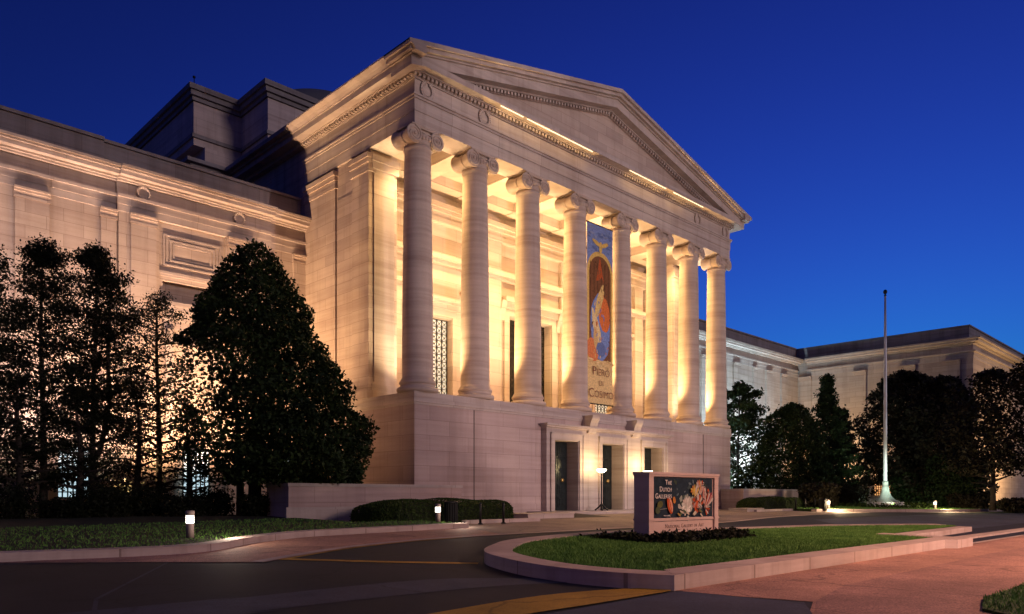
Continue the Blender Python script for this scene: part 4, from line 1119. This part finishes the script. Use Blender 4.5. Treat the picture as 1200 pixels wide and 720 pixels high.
dome_tree(72.5,16.6,11.6,4.0,13000,M['leaf_oak'],'dark leafy tree at the right picture edge with lit gaps behind, left of two',.24,.26,gapk=.02,name='oak_tree',lump_=1.7)
dome_tree(70.0,12.2,12.4,3.9,14000,M['leaf_oak'],'dark leafy tree cut off by the right picture edge',.24,.28,gapk=.03,name='oak_tree',lump_=1.7)
GS3='shrubs behind the flagpole'
sl=['green lit shrub right behind the flagpole base','green shrub right of the flagpole lit from below','dark shrub left of the flagpole base','dark shrub under the trees right of the far bollard lamp','dark low shrub at the far right under the trees','dark shrub behind the right litter bin']
for (x,y,h,r,m),l in zip(((76.5,24.2,3.2,1.9,'leaf_con'),(75.5,20.6,4.6,2.6,'leaf_con'),(71.5,28.0,2.2,1.6,'leaf_oak'),(74,18.6,1.4,1.6,'leaf_oak'),(72,14.6,1.1,1.6,'leaf_oak'),(60,25.8,2.0,1.5,'leaf_oak')),sl):
    shrub(x,y,h,r,4200,M[m],l,GS3,.2)

# ---------------------------------------------------------------- LIGHT
FILL_AZ=R(-14); FILL_EL=R(16)   # added fill standing in for the avenue's glow behind the viewer
sd=bpy.data.lights.new('avenue_fill','SUN'); sd.energy=.58; sd.angle=R(14); sd.color=(1,.80,.80)
so=bpy.data.objects.new('avenue_fill',sd); COL.objects.link(so)
dirv=Vector((math.sin(FILL_AZ)*math.cos(FILL_EL),math.cos(FILL_AZ)*math.cos(FILL_EL),-math.sin(FILL_EL)))   # travel direction
so.rotation_euler=dirv.to_track_quat('-Z','Y').to_euler()
WARM=(1,.58,.32); PINK=(1,.69,.58); PORT=(1,.74,.42); COOL=(.60,.84,1.0)
# left wing floodlights in the planting bed, close to the wall
for x,c,pw in ((-1,PINK,4500),(3.5,PINK,5200),(7.5,PINK,5200),(11.2,PINK,4800),(14.6,WARM,8200),(18.2,WARM,7400),(21.0,WARM,2600)):
    spot('wing_flood',(x,37.3,.9),(x+.2,YW,14),pw*1.25,c,104,1,.06)
# orange floodlight on the portico flank, grazing past the holly
spot('flank_flood',(10.5,36.9,1.0),(X0,37.0,14.5),15000,(1,.62,.28),58,.9,.12)
spot('flank_flood',(17.5,38.2,1.0),(X0,36.5,9.5),600,(1,.55,.22),110,1,.12)
# portico uplights at the feet of the columns and along the floor
gaps=[(offs[i]+offs[i+1])/2+XC for i in range(7)]
for i,x in enumerate(gaps):
    spot('portico_uplight',(x,32.6,ZP+.25),(x,35.0,ZA),3100,PORT,125,1,.05)
    spot('column_fill',(x,33.3,ZA+.2),(x,33.1,ZP),3200,(1,.60,.22),135,1,.1)  # added fill from above that evens the gold along the shafts
    pt('ceiling_fill',(x,33.6,18.4),80,PORT,.2)  # added point lights without a fixture, brighten ceiling and upper wall
for i,dx in enumerate(offs):
    if i in (2,3,4,5,6): spot('column_uplight',(XC+dx-2.0,CY+.7,ZP+.2),(XC+dx-.8,CY+.1,ZA-1),6500,(1,.58,.20),66,1,.08)
    elif i==7: spot('column_uplight',(XC+dx-1.5,CY+.9,ZP+.2),(XC+dx-.6,CY-.1,ZA-3),5200,(1,.55,.2),70,1,.08)
    elif i==1: spot('column_uplight',(XC+dx-1.5,CY+1.0,ZP+.2),(XC+dx-.8,CY+.6,ZA-3),2200,(1,.6,.25),80,1,.08)
spot('anta_uplight',(24.6,33.2,ZP+.2),(24.3,YA,18),150,(1,.58,.24),80,1,.08)
# added unseen spots standing in for street light on the portico front
spot('facade_fill',(36,-34,6),(39.5,30.4,16),54000,(1,.75,.74),33,.3,.6)
spot('facade_fill',(20,-26,5),(36,30.4,3.0),22000,(1,.62,.60),34,.8,.6)
# cornice strips shine down the frieze
def area(name,loc,rot,sx,sy,power,col):
    l=bpy.data.lights.new(name,'AREA'); l.shape='RECTANGLE'; l.size=sx; l.size_y=sy; l.energy=power; l.color=col
    o=bpy.data.objects.new(name,l); COL.objects.link(o); o.location=loc; o.rotation_euler=rot; return o
for a,b in ((28.55,30.3),(30.6,33.4),(33.45,36.4),(40.2,42.1),(42.2,44.4),(45.3,47.4)):
    area('strip_glow',((a+b)/2,Y0-.66,ZF+.05),(R(35),0,0),b-a,.05,3.2*(b-a),(1,.62,.24))
# right wing
for x,pw in ((58,12000),(64,12000),(70,12000),(75.5,11000),(80.5,5500)): spot('right_wing_flood',(x,37.0,.9),(x-.6,YW,14),pw,COOL,120,1,.12)
spot('pavilion_flood',(86.0,37.0,.9),(PX,36.5,12),8500,(1,.68,.36),120,1,.12)
spot('pavilion_flood',(84.8,31.0,.9),(PX,29,12),700,(1,.45,.32),120,1,.12)
spot('pavilion_flood',(96,15.0,.9),(98,PY,9),12000,(1,.62,.28),140,1,.12)
# flagpole lights
for dx,dy in ((-2.6,-1.5),(1.8,-2.6)): spot('flagpole_uplight',(FX+dx,FY+dy,fz+.25),(FX,FY,fz+2.4),1100,(.80,1,.85),70,1,.1)
spot('flagpole_uplight',(FX+.8,FY-1.6,fz+.25),(FX,FY,fz+15),11000,(.9,.93,1),20,1,.1)
pt('plant_glow',(FX+2.8,FY+1.5,fz+.5),160,(.75,1,.7),.1)
# street lamps of the avenue, behind and right of the viewer
for x,y,pw in ((21.5,-1.5,6800),(36,-2,6000),(56,-1,7000)):   # full cut-off street lanterns of the avenue
    spot('street_lamp_glow',(x,y,8.0),(x,y+1.6,0),pw,(1,.50,.29),146,.45,.3)
pt('street_lamp_glow',(-9,-7,8),1300,(1,.50,.29),.35)

# ---------------------------------------------------------------- SKY
w=bpy.data.worlds.new('World'); SC.world=w; w.use_nodes=True; nt=w.node_tree
bg=nt.nodes['Background']; sky=N(nt,'ShaderNodeTexSky',sky_type='NISHITA'); sky.sun_disc=False
sky.sun_elevation=R(0.0); sky.sun_rotation=R(72); sky.air_density=1.0; sky.dust_density=.5; sky.ozone_density=6
# deep blue-hour grading of the physical sky: steeper falloff away from the afterglow
sep=N(nt,'ShaderNodeSeparateColor'); nt.links.new(sky.outputs[0],sep.inputs[0])
def grade(ch,p,k): return math_(nt,'MINIMUM',math_(nt,'MULTIPLY',math_(nt,'POWER',math_(nt,'MULTIPLY',ch,.1),p),k*10),9.0)
B0=grade(sep.outputs[2],2.15,125); G0=grade(sep.outputs[1],2.0,205)
B_=math_(nt,'DIVIDE',B0,math_(nt,'ADD',math_(nt,'MULTIPLY',B0,1/18),1.0)); G_=math_(nt,'DIVIDE',G0,math_(nt,'ADD',math_(nt,'MULTIPLY',G0,1/4.2),1.0))
R_=math_(nt,'MULTIPLY',B_,.034)
cmb=N(nt,'ShaderNodeCombineColor'); nt.links.new(R_,cmb.inputs[0]); nt.links.new(math_(nt,'MINIMUM',G_,2.2),cmb.inputs[1]); nt.links.new(B_,cmb.inputs[2])
nt.links.new(cmb.outputs[0],bg.inputs[0]); bg.inputs[1].default_value=.10

# ---------------------------------------------------------------- CAMERA
cd_=bpy.data.cameras.new('camera'); cam=bpy.data.objects.new('camera',cd_); COL.objects.link(cam)
cam.location=(0,0,1.6); cam.rotation_euler=(PI/2,0,-math.atan2(.703,.711))
cd_.sensor_width=36; cd_.lens=887/1200*36; cd_.shift_y=221/1200; cd_.clip_end=3000; cd_.clip_start=.1
SC.camera=cam
SC.view_settings.view_transform='Standard'; SC.view_settings.look='None'; SC.view_settings.exposure=0; SC.view_settings.gamma=1
SC.cycles.use_denoising=True
try: SC.cycles.denoiser='OPENIMAGEDENOISE'
except Exception: pass
SC.cycles.max_bounces=6; SC.cycles.diffuse_bounces=3; SC.cycles.sample_clamp_indirect=6; SC.cycles.caustics_reflective=False; SC.cycles.caustics_refractive=False
